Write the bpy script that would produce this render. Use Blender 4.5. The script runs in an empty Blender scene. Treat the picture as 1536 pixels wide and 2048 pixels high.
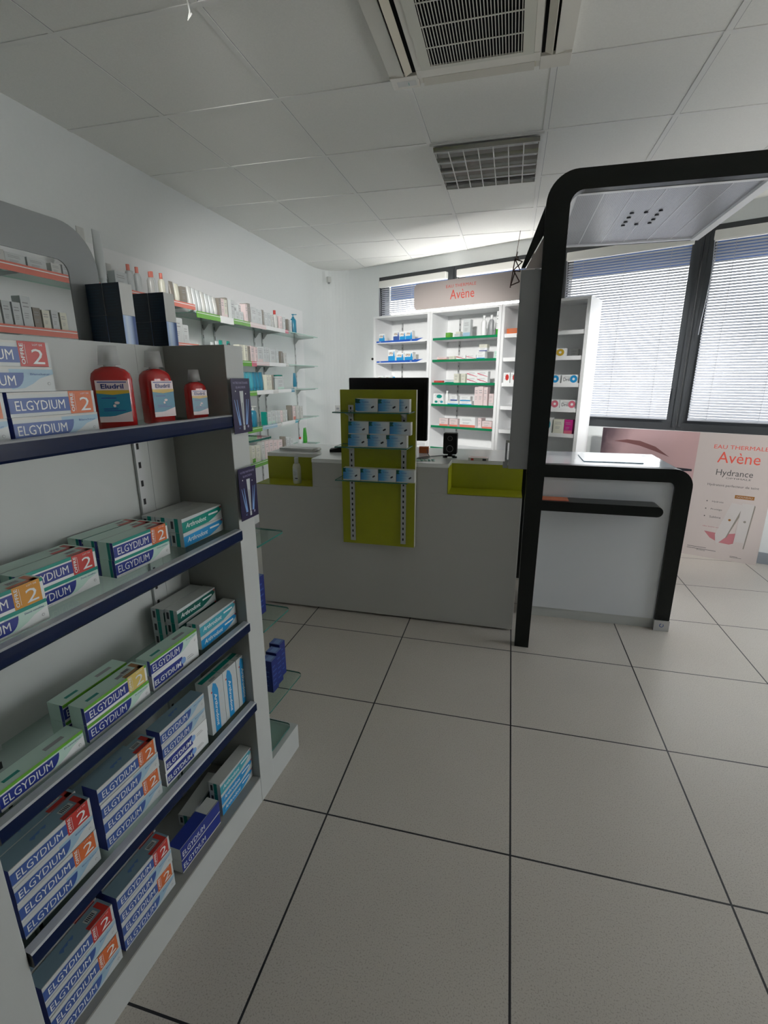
import bpy, math, random
from mathutils import Vector, Matrix
random.seed(7)
sc = bpy.context.scene
C = bpy.data.collections.new('pharmacy'); sc.collection.children.link(C)
PI = math.pi

# ------------------------------------------------------------------ camera
F, YAW, PITCH, ROLL, CH = 970.0, .249, .2686, -.0016, 1.42
cam = bpy.data.cameras.new('camera'); co = bpy.data.objects.new('camera', cam); C.objects.link(co)
f0 = Vector((-math.sin(YAW), math.cos(YAW), 0)); r0 = Vector((math.cos(YAW), math.sin(YAW), 0)); u0 = Vector((0, 0, 1))
fw = f0*math.cos(PITCH) - u0*math.sin(PITCH); up = u0*math.cos(PITCH) + f0*math.sin(PITCH)
rr = r0*math.cos(ROLL) + up*math.sin(ROLL); uu = up*math.cos(ROLL) - r0*math.sin(ROLL)
M = Matrix((rr, uu, -fw)).transposed().to_4x4(); M.translation = (0, 0, CH)
co.matrix_world = M
cam.sensor_fit = 'VERTICAL'; cam.sensor_height = 36.0; cam.lens = F*36.0/2048; cam.clip_start = .05; cam.clip_end = 200
sc.camera = co

# ------------------------------------------------------------------ light and exposure
CH_CEIL = 2.6416
WA = -.41                                   # direction of the window wall
WP = Vector((-.493, 5.325, 0)); WT = Vector((math.cos(WA), math.sin(WA), 0)); WN = Vector((math.sin(WA), -math.cos(WA), 0))
def W(s, d, z=0): return WP + WT*s + WN*d + Vector((0, 0, z))
sc.view_settings.view_transform = 'Standard'; sc.view_settings.look = 'None'
sc.view_settings.gamma = 1.0; sc.view_settings.use_curve_mapping = False
sc.view_settings.exposure = 1.2
w = bpy.data.worlds.new('sky'); sc.world = w; w.use_nodes = True
nt = w.node_tree; bg = nt.nodes['Background']
tc = nt.nodes.new('ShaderNodeTexCoord'); sx = nt.nodes.new('ShaderNodeSeparateXYZ'); rp = nt.nodes.new('ShaderNodeValToRGB')
nt.links.new(tc.outputs['Generated'], sx.inputs[0]); nt.links.new(sx.outputs['Z'], rp.inputs[0]); nt.links.new(rp.outputs[0], bg.inputs[0])
rp.color_ramp.elements[0].position = 0.0; rp.color_ramp.elements[0].color = (1, .99, .96, 1)
rp.color_ramp.elements[1].position = .7; rp.color_ramp.elements[1].color = (.76, .84, 1, 1)
bg.inputs[1].default_value = 2.6
sun = bpy.data.lights.new('sun', 'SUN'); so = bpy.data.objects.new('sun', sun); C.objects.link(so)
sun.energy = 11; sun.angle = .009; sun.color = (1, .96, .9)
so.rotation_euler = Vector((.30, .62, .78)).to_track_quat('Z', 'Y').to_euler()
def portal(loc, rot, sx_, sy_):
    l = bpy.data.lights.new('window_portal', 'AREA'); l.shape = 'RECTANGLE'; l.size = sx_; l.size_y = sy_; l.cycles.is_portal = True
    o = bpy.data.objects.new('window_portal', l); C.objects.link(o); o.location = loc; o.rotation_euler = rot; return o
portal(W(1.55, -.13, 1.76), (PI/2, 0, WA+PI), 5.3, 1.5).rotation_euler = (-WN).to_track_quat('Z', 'Y').to_euler()
portal((3.95, 2.52, 1.2), (0, -PI/2, 0), 2.3, 1.9).rotation_euler = Vector((1, 0, 0)).to_track_quat('Z', 'Y').to_euler()
def spot(loc, tgt, watts, ang, blend=.6):
    """added fill spot out of view, put in to brighten a display"""
    loc, tgt = Vector(loc), Vector(tgt); l = bpy.data.lights.new('fill_spot_lamp', 'SPOT'); l.energy = watts; l.spot_size = math.radians(ang); l.spot_blend = blend; l.shadow_soft_size = .12; l.color = (1, .98, .95)
    o = bpy.data.objects.new('fill_spot_lamp', l); C.objects.link(o); o.location = loc; o.rotation_euler = (loc-tgt).to_track_quat('Z', 'Y').to_euler(); SPOTS.append((loc, o.rotation_euler.copy()))
SPOTS = []
spot((-.75, 1.30, 2.50), (-.62, 5.6, 1.22), 290, 31)
spot((1.65, 1.60, 2.50), (.88, 4.95, 1.35), 170, 26)
spot((-.9, 1.25, 2.50), (-2.25, 5.2, 1.3), 150, 48, .95)
spot((2.5, 1.55, 2.50), (1.45, 4.4, .75), 120, 34)
sc.cycles.use_denoising = True
sc.cycles.max_bounces = 9; sc.cycles.diffuse_bounces = 6; sc.cycles.transparent_max_bounces = 24
sc.cycles.sample_clamp_indirect = 8; sc.cycles.caustics_reflective = False; sc.cycles.caustics_refractive = False

# ------------------------------------------------------------------ materials
MATS = {}
def mat(name, col=(.8, .8, .8), rough=.5, metal=0, spec=.5, coat=0, alpha=None):
    m = bpy.data.materials.new(name); m.use_nodes = True; b = m.node_tree.nodes['Principled BSDF']
    b.inputs['Base Color'].default_value = (*col, 1); b.inputs['Roughness'].default_value = rough; b.inputs['Metallic'].default_value = metal
    b.inputs['Specular IOR Level'].default_value = spec; b.inputs['Coat Weight'].default_value = coat
    MATS[name] = m; return m
mat('lampon', (.9, .9, .9), .4); MATS['lampon'].node_tree.nodes['Principled BSDF'].inputs['Emission Color'].default_value = (1, .98, .95, 1); MATS['lampon'].node_tree.nodes['Principled BSDF'].inputs['Emission Strength'].default_value = 6
def glassy(name, tint, refl=.08, mixc=None):
    m = bpy.data.materials.new(name); m.use_nodes = True; t = m.node_tree; t.nodes.clear()
    out = t.nodes.new('ShaderNodeOutputMaterial'); mx = t.nodes.new('ShaderNodeMixShader'); tr = t.nodes.new('ShaderNodeBsdfTransparent'); gl = t.nodes.new('ShaderNodeBsdfGlossy')
    lw = t.nodes.new('ShaderNodeLayerWeight'); lw.inputs[0].default_value = refl
    tr.inputs[0].default_value = (*tint, 1); gl.inputs['Roughness'].default_value = .03
    gm = t.nodes.new('ShaderNodeNewGeometry'); ml = t.nodes.new('ShaderNodeMath'); ml.operation = 'SUBTRACT'; ml.use_clamp = True
    t.links.new(lw.outputs['Fresnel'], ml.inputs[0]); t.links.new(gm.outputs['Backfacing'], ml.inputs[1]); t.links.new(ml.outputs[0], mx.inputs[0]); t.links.new(tr.outputs[0], mx.inputs[1]); t.links.new(gl.outputs[0], mx.inputs[2]); t.links.new(mx.outputs[0], out.inputs[0])
    MATS[name] = m; return m
def noise_bump(m, scale, strength, colvar=0, col=None):
    t = m.node_tree; b = t.nodes['Principled BSDF']
    g = t.nodes.new('ShaderNodeNewGeometry'); n = t.nodes.new('ShaderNodeTexNoise'); n.inputs['Scale'].default_value = scale; n.inputs['Detail'].default_value = 4
    t.links.new(g.outputs['Position'], n.inputs['Vector'])
    if strength:
        bp = t.nodes.new('ShaderNodeBump'); bp.inputs['Strength'].default_value = strength; bp.inputs['Distance'].default_value = .002
        t.links.new(n.outputs[0], bp.inputs['Height']); t.links.new(bp.outputs[0], b.inputs['Normal'])
    if colvar:
        r = t.nodes.new('ShaderNodeValToRGB'); c = b.inputs['Base Color'].default_value
        r.color_ramp.elements[0].position = .3; r.color_ramp.elements[1].position = .7
        r.color_ramp.elements[0].color = [x*(1-colvar) for x in c[:3]] + [1]; r.color_ramp.elements[1].color = list(c)
        t.links.new(n.outputs[0], r.inputs[0]); t.links.new(r.outputs[0], b.inputs['Base Color'])
mat('wall', (.74, .77, .77), .75); noise_bump(MATS['wall'], 60, .08, .02)
mat('ceil', (.84, .84, .81), .9); noise_bump(MATS['ceil'], 160, .15, .05)
mat('tbar', (.80, .80, .78), .6)
mat('white', (.80, .81, .82), .35); mat('white_matte', (.78, .79, .79), .6); noise_bump(MATS['white_matte'], 25, 0, .03)
mat('lam', (.50, .52, .51), .38); noise_bump(MATS['lam'], 8, 0, .04)
mat('panelgrey', (.42, .44, .45), .28); mat('gloss_grey', (.66, .69, .73), .12, coat=.3)
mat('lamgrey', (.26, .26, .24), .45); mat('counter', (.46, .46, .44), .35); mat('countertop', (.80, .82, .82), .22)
mat('olive', (.34, .36, .012), .35); noise_bump(MATS['olive'], 12, 0, .08)
mat('black', (.006, .008, .007), .3, spec=.3); mat('blackmat', (.005, .005, .006), .5, spec=.25); mat('screen', (.004, .004, .005), .3, spec=.25)
mat('frame', (.045, .05, .055), .4); mat('steel', (.55, .56, .57), .35, .8); mat('rail', (.50, .51, .51), .4, .5); mat('slot', (.015, .015, .015), .8)
mat('navylip', (.004, .011, .045), .22, spec=.14); mat('liptrim', (.48, .50, .53), .35, .2)
mat('acwhite', (.74, .72, .66), .4); mat('accream', (.62, .58, .48), .45); mat('dark', (.004, .004, .004), .8, spec=.1); mat('grille', (.62, .62, .55), .5)
mat('louvre', (.85, .86, .87), .12, .9); mat('perfo', (.46, .47, .50), .3, .3)
mat('slat', (.46, .48, .53), .4); mat('cassette', (.72, .72, .68), .5); mat('brown', (.10, .06, .05), .5, .5); mat('outblue', (.14, .24, .55), .5)
mat('sill', (.55, .57, .60), .4); mat('ground', (.48, .47, .45), .9); noise_bump(MATS['ground'], 3, 0, .2)
mat('skirt', (.20, .21, .22), .5); mat('skirtblue', (.28, .31, .34), .5)
glassy('glass', (.82, .90, .87), .12); glassy('pane', (.97, .98, .98), .05); glassy('clear', (.86, .87, .88), .18)
mat('glassedge', (.04, .16, .13), .15); mat('glassedge_l', (.45, .68, .60), .2)
# print colours
for n, c in dict(p_white=(.78, .80, .80), p_paper=(.55, .585, .59), p_lblue=(.32, .48, .60), p_lblue2=(.20, .30, .37), p_navy=(.018, .035, .24), p_navy2=(.008, .02, .16), p_tab=(.045, .10, .33),
                 p_red=(.50, .035, .028), p_orange=(.62, .14, .035), p_amber=(.62, .27, .02), p_yellow=(.66, .50, .14), p_teal=(.0, .25, .20), p_mint=(.52, .70, .62), p_lime=(.12, .38, .03),
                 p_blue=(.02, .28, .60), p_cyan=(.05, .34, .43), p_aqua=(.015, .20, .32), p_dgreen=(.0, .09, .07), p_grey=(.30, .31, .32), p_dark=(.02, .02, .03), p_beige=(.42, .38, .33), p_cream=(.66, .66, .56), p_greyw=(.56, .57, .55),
                 p_pink=(.62, .16, .22), p_pinkw=(.72, .60, .60), p_magenta=(.50, .02, .22), p_purple=(.017, .011, .055), p_lilac=(.35, .32, .50), p_salmon=(.68, .20, .15), p_sign=(.52, .46, .44), p_dtext=(.09, .09, .09), p_avene=(.70, .10, .07),
                 p_brown=(.30, .13, .03), p_tube=(.52, .49, .48), p_rose=(.45, .17, .19), p_gold=(.55, .36, .03), p_green=(.03, .30, .02), p_shelfgreen=(.0, .20, .08), p_shelfblue=(.02, .09, .42), p_boxnavy=(.004, .018, .04),
                 p_boxnavy2=(.010, .04, .075), p_ltext=(.10, .20, .45), p_skyb=(.22, .38, .70), p_taupe=(.24, .22, .19)).items():
    mat(n, c, .3)
mat('liquid', (.42, .012, .012), .08, coat=.5); mat('cablk', (.01, .01, .01), .4)
def floor_mat():
    m = mat('floor', (.5, .48, .45), .34); t = m.node_tree; N = t.nodes; L = t.links; b = N['Principled BSDF']
    g = N.new('ShaderNodeNewGeometry'); s = N.new('ShaderNodeSeparateXYZ'); L.new(g.outputs['Position'], s.inputs[0])
    def mth(op, a, c=None):
        n = N.new('ShaderNodeMath'); n.operation = op
        for i, v in enumerate((a, c)):
            if v is None: continue
            if isinstance(v, (int, float)): n.inputs[i].default_value = v
            else: L.new(v, n.inputs[i])
        return n.outputs[0]
    def edge(o, off):
        k = mth('DIVIDE', mth('SUBTRACT', o, off), .6); fr = mth('FRACT', mth('ADD', k, 100.5))
        return mth('ABSOLUTE', mth('SUBTRACT', fr, .5))
    e = mth('MINIMUM', edge(s.outputs['X'], .0894), edge(s.outputs['Y'], 1.2219))
    gl = mth('LESS_THAN', e, .005)
    n1 = N.new('ShaderNodeTexNoise'); n1.inputs['Scale'].default_value = 260; n1.inputs['Detail'].default_value = 3; L.new(g.outputs['Position'], n1.inputs['Vector'])
    r1 = N.new('ShaderNodeValToRGB'); L.new(n1.outputs[0], r1.inputs[0])
    r1.color_ramp.elements[0].position = .33; r1.color_ramp.elements[0].color = (.36, .325, .285, 1); r1.color_ramp.elements[1].position = .47; r1.color_ramp.elements[1].color = (.52, .485, .435, 1)
    n2 = N.new('ShaderNodeTexNoise'); n2.inputs['Scale'].default_value = 2.2; n2.inputs['Detail'].default_value = 5; L.new(g.outputs['Position'], n2.inputs['Vector'])
    r2 = N.new('ShaderNodeValToRGB'); L.new(n2.outputs[0], r2.inputs[0]); r2.color_ramp.elements[0].color = (.9, .9, .9, 1); r2.color_ramp.elements[1].color = (1.06, 1.06, 1.06, 1)
    mm = N.new('ShaderNodeMixRGB'); mm.blend_type = 'MULTIPLY'; mm.inputs[0].default_value = 1; L.new(r1.outputs[0], mm.inputs[1]); L.new(r2.outputs[0], mm.inputs[2])
    mx = N.new('ShaderNodeMixRGB'); L.new(gl, mx.inputs[0]); L.new(mm.outputs[0], mx.inputs[1]); mx.inputs[2].default_value = (.012, .012, .015, 1); L.new(mx.outputs[0], b.inputs['Base Color'])
    rg = N.new('ShaderNodeMapRange'); L.new(n2.outputs[0], rg.inputs[0]); rg.inputs[3].default_value = .28; rg.inputs[4].default_value = .42; L.new(rg.outputs[0], b.inputs['Roughness'])
floor_mat()
def perfo_mat():
    m = MATS['perfo']; t = m.node_tree; N = t.nodes; L = t.links; b = N['Principled BSDF']
    g = N.new('ShaderNodeNewGeometry'); mp = N.new('ShaderNodeVectorMath'); mp.operation = 'SCALE'; mp.inputs['Scale'].default_value = 125; L.new(g.outputs['Position'], mp.inputs[0])
    fr = N.new('ShaderNodeVectorMath'); fr.operation = 'FRACTION'; L.new(mp.outputs[0], fr.inputs[0])
    sb = N.new('ShaderNodeVectorMath'); sb.operation = 'SUBTRACT'; sb.inputs[1].default_value = (.5, .5, 0); L.new(fr.outputs[0], sb.inputs[0])
    ml = N.new('ShaderNodeVectorMath'); ml.operation = 'MULTIPLY'; ml.inputs[1].default_value = (1, 1, 0); L.new(sb.outputs[0], ml.inputs[0])
    ln = N.new('ShaderNodeVectorMath'); ln.operation = 'LENGTH'; L.new(ml.outputs[0], ln.inputs[0])
    lt = N.new('ShaderNodeMath'); lt.operation = 'GREATER_THAN'; lt.inputs[1].default_value = .27; L.new(ln.outputs['Value'], lt.inputs[0])
    mr = N.new('ShaderNodeMapRange'); mr.inputs[3].default_value = .35; L.new(lt.outputs[0], mr.inputs[0]); L.new(mr.outputs[0], b.inputs['Alpha'])
perfo_mat()
def cloudy(name, amt, col):
    t = MATS[name].node_tree; out = [n for n in t.nodes if n.type == 'OUTPUT_MATERIAL'][0]; src = out.inputs[0].links[0].from_socket
    d = t.nodes.new('ShaderNodeBsdfDiffuse'); d.inputs[0].default_value = (*col, 1); mx = t.nodes.new('ShaderNodeMixShader'); mx.inputs[0].default_value = amt
    t.links.new(src, mx.inputs[1]); t.links.new(d.outputs[0], mx.inputs[2]); t.links.new(mx.outputs[0], out.inputs[0])
cloudy('clear', .28, (.8, .8, .8))
def grad_mat(name, axis, stops, rough=.3):
    m = mat(name, (1, 1, 1), rough); t = m.node_tree; N = t.nodes; L = t.links
    tc = N.new('ShaderNodeTexCoord'); s = N.new('ShaderNodeSeparateXYZ'); r = N.new('ShaderNodeValToRGB')
    L.new(tc.outputs['Generated'], s.inputs[0]); L.new(s.outputs[axis], r.inputs[0]); L.new(r.outputs[0], N['Principled BSDF'].inputs['Base Color'])
    e = r.color_ramp.elements; e[0].position = stops[0][0]; e[0].color = (*stops[0][1], 1); e[1].position = stops[-1][0]; e[1].color = (*stops[-1][1], 1)
    for p, c in stops[1:-1]: k = e.new(p); k.color = (*c, 1)
grad_mat('kgrad', 'X', [(0, (.03, .20, .50)), (.3, (.10, .36, .62)), (.62, (.50, .60, .66)), (1, (.66, .66, .66))])
grad_mat('bluegrad', 'Y', [(0, (.30, .45, .75)), (.3, (.65, .75, .90)), (.55, (.45, .58, .82)), (.8, (.03, .08, .25)), (1, (.03, .08, .25))])
def photo_mat():
    m = mat('forehead', (.5, .33, .33), .35); t = m.node_tree; N = t.nodes; L = t.links
    tc = N.new('ShaderNodeTexCoord'); s = N.new('ShaderNodeSeparateXYZ'); L.new(tc.outputs['Generated'], s.inputs[0])
    n = N.new('ShaderNodeTexNoise'); n.inputs['Scale'].default_value = 5; n.inputs['Distortion'].default_value = 1.2; L.new(tc.outputs['Generated'], n.inputs['Vector'])
    a = N.new('ShaderNodeMath'); a.operation = 'MULTIPLY_ADD'; a.inputs[1].default_value = -1.6; a.inputs[2].default_value = 1.0; L.new(s.outputs['X'], a.inputs[0])
    b = N.new('ShaderNodeMath'); b.operation = 'MULTIPLY_ADD'; b.inputs[1].default_value = .9; L.new(s.outputs['Z'], b.inputs[0]); L.new(a.outputs[0], b.inputs[2])
    c = N.new('ShaderNodeMath'); c.operation = 'MULTIPLY_ADD'; c.inputs[1].default_value = .25; L.new(n.outputs[0], c.inputs[0]); L.new(b.outputs[0], c.inputs[2])
    r = N.new('ShaderNodeValToRGB'); L.new(c.outputs[0], r.inputs[0]); e = r.color_ramp.elements
    e[0].position = .5; e[0].color = (.47, .31, .31, 1); e[1].position = 1.0; e[1].color = (.40, .27, .28, 1)
    mr = N.new('ShaderNodeMapRange'); mr.inputs[1].default_value = 1.45; mr.inputs[2].default_value = 1.9; L.new(c.outputs[0], mr.inputs[0])
    mx = N.new('ShaderNodeMixRGB'); L.new(mr.outputs[0], mx.inputs[0]); L.new(r.outputs[0], mx.inputs[1]); mx.inputs[2].default_value = (.06, .04, .05, 1)
    L.new(mx.outputs[0], N['Principled BSDF'].inputs['Base Color'])
photo_mat()

# ------------------------------------------------------------------ mesh builder
GLY = {}
def glyphs(s, bold, shear=0):
    k = (s, bold, shear)
    if k in GLY: return GLY[k]
    cu = bpy.data.curves.new('t', 'FONT'); cu.body = s; cu.size = 1; cu.resolution_u = 2; cu.offset = .018 if bold else 0; cu.shear = shear
    o = bpy.data.objects.new('t', cu); sc.collection.objects.link(o); bpy.context.view_layer.update()
    me = o.evaluated_get(bpy.context.evaluated_depsgraph_get()).to_mesh()
    V = [tuple(v.co) for v in me.vertices]; P = [tuple(p.vertices) for p in me.polygons]
    o.to_mesh_clear(); bpy.data.objects.remove(o); bpy.data.curves.remove(cu)
    if V:
        x0 = min(v[0] for v in V); x1 = max(v[0] for v in V); y0 = min(v[1] for v in V); y1 = max(v[1] for v in V)
        V = [((v[0]-(x0+x1)/2), (v[1]-(y0+y1)/2)) for v in V]; GLY[k] = (V, P, x1-x0, y1-y0)
    else: GLY[k] = ([], [], 1, 1)
    return GLY[k]
class Fr:
    def __init__(s, o, u, v): s.o = Vector(o); s.u = Vector(u).normalized(); s.v = Vector(v).normalized(); s.n = s.u.cross(s.v)
    def p(s, a, b, k=1): return s.o + s.u*a + s.v*b + s.n*(.0003*k)
class MB:
    def __init__(s): s.v = []; s.f = []; s.m = []; s.ms = []; s.sm = []
    def mi(s, m):
        if m not in s.ms: s.ms.append(m)
        return s.ms.index(m)
    def face(s, pts, m, smooth=False):
        i = len(s.v); s.v += [tuple(p) for p in pts]; s.f.append(tuple(range(i, i+len(pts)))); s.m.append(s.mi(m)); s.sm.append(smooth)
    def box(s, a, b, m, sides=None):
        x0, y0, z0 = a; x1, y1, z1 = b; i = len(s.v)
        if x0 > x1: x0, x1 = x1, x0
        if y0 > y1: y0, y1 = y1, y0
        if z0 > z1: z0, z1 = z1, z0
        s.v += [(x0, y0, z0), (x1, y0, z0), (x1, y1, z0), (x0, y1, z0), (x0, y0, z1), (x1, y0, z1), (x1, y1, z1), (x0, y1, z1)]
        for k, q in zip('b t -y +x +y -x'.split(), ((3, 2, 1, 0), (4, 5, 6, 7), (0, 1, 5, 4), (1, 2, 6, 5), (2, 3, 7, 6), (3, 0, 4, 7))):
            s.f.append(tuple(i+j for j in q)); s.m.append(s.mi((sides or {}).get(k, m))); s.sm.append(False)
        return s
    def prism(s, pts, fr, depth, m, medge=None):
        """closed outline (u,v) in frame fr, extruded backwards by depth"""
        n = len(pts); fc = [fr.p(a, b, 0) for a, b in pts]; bk = [p - fr.n*depth for p in fc]; i = len(s.v)
        s.v += [tuple(p) for p in fc + bk]
        s.f.append(tuple(range(i, i+n))); s.m.append(s.mi(m)); s.sm.append(False)
        s.f.append(tuple(range(i+2*n-1, i+n-1, -1))); s.m.append(s.mi(m)); s.sm.append(False)
        for k in range(n):
            j = (k+1) % n; s.f.append((i+k, i+n+k, i+n+j, i+j)); s.m.append(s.mi(medge or m)); s.sm.append(False)
        return s
    def band(s, outer, inner, fr, depth, m, closed=False):
        """strip between two open outlines, extruded"""
        n = len(outer)
        for k in range(n-1):
            q = [outer[k], outer[k+1], inner[k+1], inner[k]]
            fc = [fr.p(a, b, 0) for a, b in q]; bk = [p - fr.n*depth for p in fc]
            s.face(fc[::-1], m); s.face(bk, m); s.face([fc[0], fc[1], bk[1], bk[0]], m, False); s.face([fc[2], fc[3], bk[3], bk[2]], m, False)
            if k == 0: s.face([fc[3], fc[0], bk[0], bk[3]], m)
            if k == n-2: s.face([fc[1], fc[2], bk[2], bk[1]], m)
        return s
    def loft(s, rings, m, smooth=True, cap=True):
        """rings: list of point lists of one length"""
        n = len(rings[0]); i = len(s.v)
        for r in rings: s.v += [tuple(p) for p in r]
        mm = m if isinstance(m, list) else [m]*(len(rings)-1)
        for a in range(len(rings)-1):
            for k in range(n):
                j = (k+1) % n; s.f.append((i+a*n+k, i+a*n+j, i+(a+1)*n+j, i+(a+1)*n+k)); s.m.append(s.mi(mm[a])); s.sm.append(smooth)
        if cap:
            s.f.append(tuple(i+k for k in range(n-1, -1, -1))); s.m.append(s.mi(mm[0])); s.sm.append(False)
            e = i+(len(rings)-1)*n; s.f.append(tuple(e+k for k in range(n))); s.m.append(s.mi(mm[-1])); s.sm.append(False)
        return s
    def lathe(s, prof, m, c=(0, 0), n=20, sx=1, sy=1):
        return s.loft([[(c[0]+math.cos(2*PI*k/n)*r*sx, c[1]+math.sin(2*PI*k/n)*r*sy, z) for k in range(n)] for r, z in prof], m)
    def tube(s, pts, r, m, n=8):
        pts = [Vector(p) for p in pts]; rings = []
        for i, p in enumerate(pts):
            d = (pts[min(i+1, len(pts)-1)] - pts[max(i-1, 0)]).normalized(); a = d.orthogonal().normalized() if i == 0 else (rings_a - d*rings_a.dot(d)).normalized()
            rings_a = a; b = d.cross(a); rings.append([p + a*math.cos(2*PI*k/n)*r + b*math.sin(2*PI*k/n)*r for k in range(n)])
        return s.loft(rings, m)
    def rect(s, fr, u0, v0, u1, v1, m, k=1): s.face([fr.p(u0, v0, k), fr.p(u1, v0, k), fr.p(u1, v1, k), fr.p(u0, v1, k)], m); return s
    def poly(s, fr, pts, m, k=1): s.face([fr.p(a, b, k) for a, b in pts], m); return s
    def disc(s, fr, u, v, r, m, k=1, n=16, ry=None): return s.poly(fr, [(u+r*math.cos(2*PI*i/n), v+(ry or r)*math.sin(2*PI*i/n)) for i in range(n)], m, k)
    def text(s, fr, t, u, v, h, m, wd=None, rot=0, bold=False, k=2, shear=0):
        V, P, tw, th = glyphs(t, bold, shear); sy = h/th; sx = wd/tw if wd else sy; i = len(s.v); c, q = math.cos(rot), math.sin(rot)
        for a, b in V:
            a, b = a*sx, b*sy; s.v.append(tuple(fr.p(u+a*c-b*q, v+a*q+b*c, k)))
        for p in P: s.f.append(tuple(i+j for j in p)); s.m.append(s.mi(m)); s.sm.append(False)
        return s
    def lines(s, fr, u0, u1, v0, v1, n, m, h=None, k=1, seed=1):
        rnd = random.Random(seed)
        for i in range(n):
            y = v1 - (v1-v0)*(i+.5)/n; hh = h or (v1-v0)/n*.28
            s.rect(fr, u0, y-hh/2, u0+(u1-u0)*rnd.uniform(.55, 1), y+hh/2, m, k)
        return s
    def mesh(s, name):
        me = bpy.data.meshes.new(name); me.from_pydata(s.v, [], s.f)
        for m in s.ms: me.materials.append(MATS[m])
        me.polygons.foreach_set('material_index', s.m); me.polygons.foreach_set('use_smooth', s.sm); me.update(); return me
    def build(s, name, parent=None, loc=(0, 0, 0), rz=0): return put(name, s.mesh(name), parent, loc, rz)
def put(name, me, parent=None, loc=(0, 0, 0), rz=0, scale=None):
    o = bpy.data.objects.new(name, me); C.objects.link(o); o.location = loc; o.rotation_euler = (0, 0, rz)
    if scale: o.scale = scale
    if parent: o.parent = parent
    return o
def empty(name, loc=(0, 0, 0), rz=0): return put(name, None, None, loc, rz)
def tag(o, label, cat, group=None, kind=None):
    o['label'] = label; o['category'] = cat
    if group: o['group'] = group
    if kind: o['kind'] = kind
    return o
def struct(o, label=None):
    o['kind'] = 'structure'
    if label: o['label'] = label
    return o
def bev(o, wd=.003, seg=2):
    m = o.modifiers.new('bevel', 'BEVEL'); m.width = wd; m.segments = seg; m.limit_method = 'ANGLE'; return o
def arc(cx, cy, r, a0, a1, n=10): return [(cx+r*math.cos(a0+(a1-a0)*i/n), cy+r*math.sin(a0+(a1-a0)*i/n)) for i in range(n+1)]
def rrect(u0, v0, u1, v1, r, n=6):
    return arc(u1-r, v1-r, r, 0, PI/2, n) + arc(u0+r, v1-r, r, PI/2, PI, n) + arc(u0+r, v0+r, r, PI, 1.5*PI, n) + arc(u1-r, v0+r, r, 1.5*PI, 2*PI, n)
ORD = 'zeroth first second third fourth fifth sixth seventh eighth ninth tenth eleventh twelfth thirteenth fourteenth fifteenth sixteenth seventeenth eighteenth nineteenth twentieth'.split()
for i in range(1, 10): ORD.append('twenty-' + ORD[i])
ORD.append('thirtieth'); ORD += ['thirty-' + ORD[i] for i in range(1, 10)]

# ------------------------------------------------------------------ setting
XL, XR, YB = -2.27, 3.75, -2.6
S0, S1 = -1.12, 4.25                    # window band along the wall
ZS, ZT = 1.0, 2.515
MB().box((XL-.3, YB-.3, -.12), (XR+.3, 7, 0), 'floor').build('floor'); struct(bpy.data.objects['floor'], 'speckled pale grey floor of large square tiles with dark joints')
struct(MB().box((XL-.3, YB-.3, CH_CEIL), (XR+.3, 7, CH_CEIL+.1), 'ceil').build('ceiling'), 'suspended ceiling of square pale tiles')
m = MB(); x = -1.7141 - .6
while x < XR: m.box((x-.012, YB, CH_CEIL-.0025), (x+.012, 6.4, CH_CEIL+.009), 'tbar'); m.box((x+.012, YB, CH_CEIL-.0008), (x+.0145, 6.4, CH_CEIL+.008), 'p_grey'); x += .6  # grey strip beside each bar paints its thin shadow line
y = 1.8197 - .6*7
while y < 6.3: m.box((XL, y-.012, CH_CEIL-.0029), (XR, y+.012, CH_CEIL+.01), 'tbar'); m.box((XL, y+.012, CH_CEIL-.0006), (XR, y+.0145, CH_CEIL+.007), 'p_grey'); y += .6  # same painted shadow line along the cross bars
struct(m.build('trim_1'), 'white metal grid bars with painted shadow lines between the ceiling tiles')
struct(MB().box((XL-.2, YB-.2, 0), (XL, 5.56, CH_CEIL), 'wall').build('wall_left'))
struct(MB().box((XL, YB-.2, 0), (XR, YB, CH_CEIL), 'wall').build('wall_behind'))
pR = W(4.5, 0)
GY0, GY1 = 1.6, 3.45
m = MB(); m.box((XR, YB, 0), (XR+.2, GY0, CH_CEIL), 'wall'); m.box((XR, GY0, 2.35), (XR+.2, GY1, CH_CEIL), 'wall'); m.box((XR, GY1, 0), (XR+.2, pR.y+.3, CH_CEIL), 'wall'); struct(m.build('wall_right'))
e = empty('window_6', (XR+.08, 0, 0)); struct(e); m = MB()  # unseen glazed opening, added to let more daylight into the room
for y in (GY0, (GY0+GY1)/2-.03, GY1-.06): m.box((-.03, y, .0), (.03, y+.06, 2.35), 'frame')
m.box((-.03, GY0, 0), (.03, GY1, .08), 'frame'); m.box((-.03, GY0, 2.29), (.03, GY1, 2.35), 'frame'); m.build('window_frame', e)
MB().box((-.003, GY0+.06, .08), (.003, GY1-.06, 2.29), 'pane').build('window_pane', e)
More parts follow.
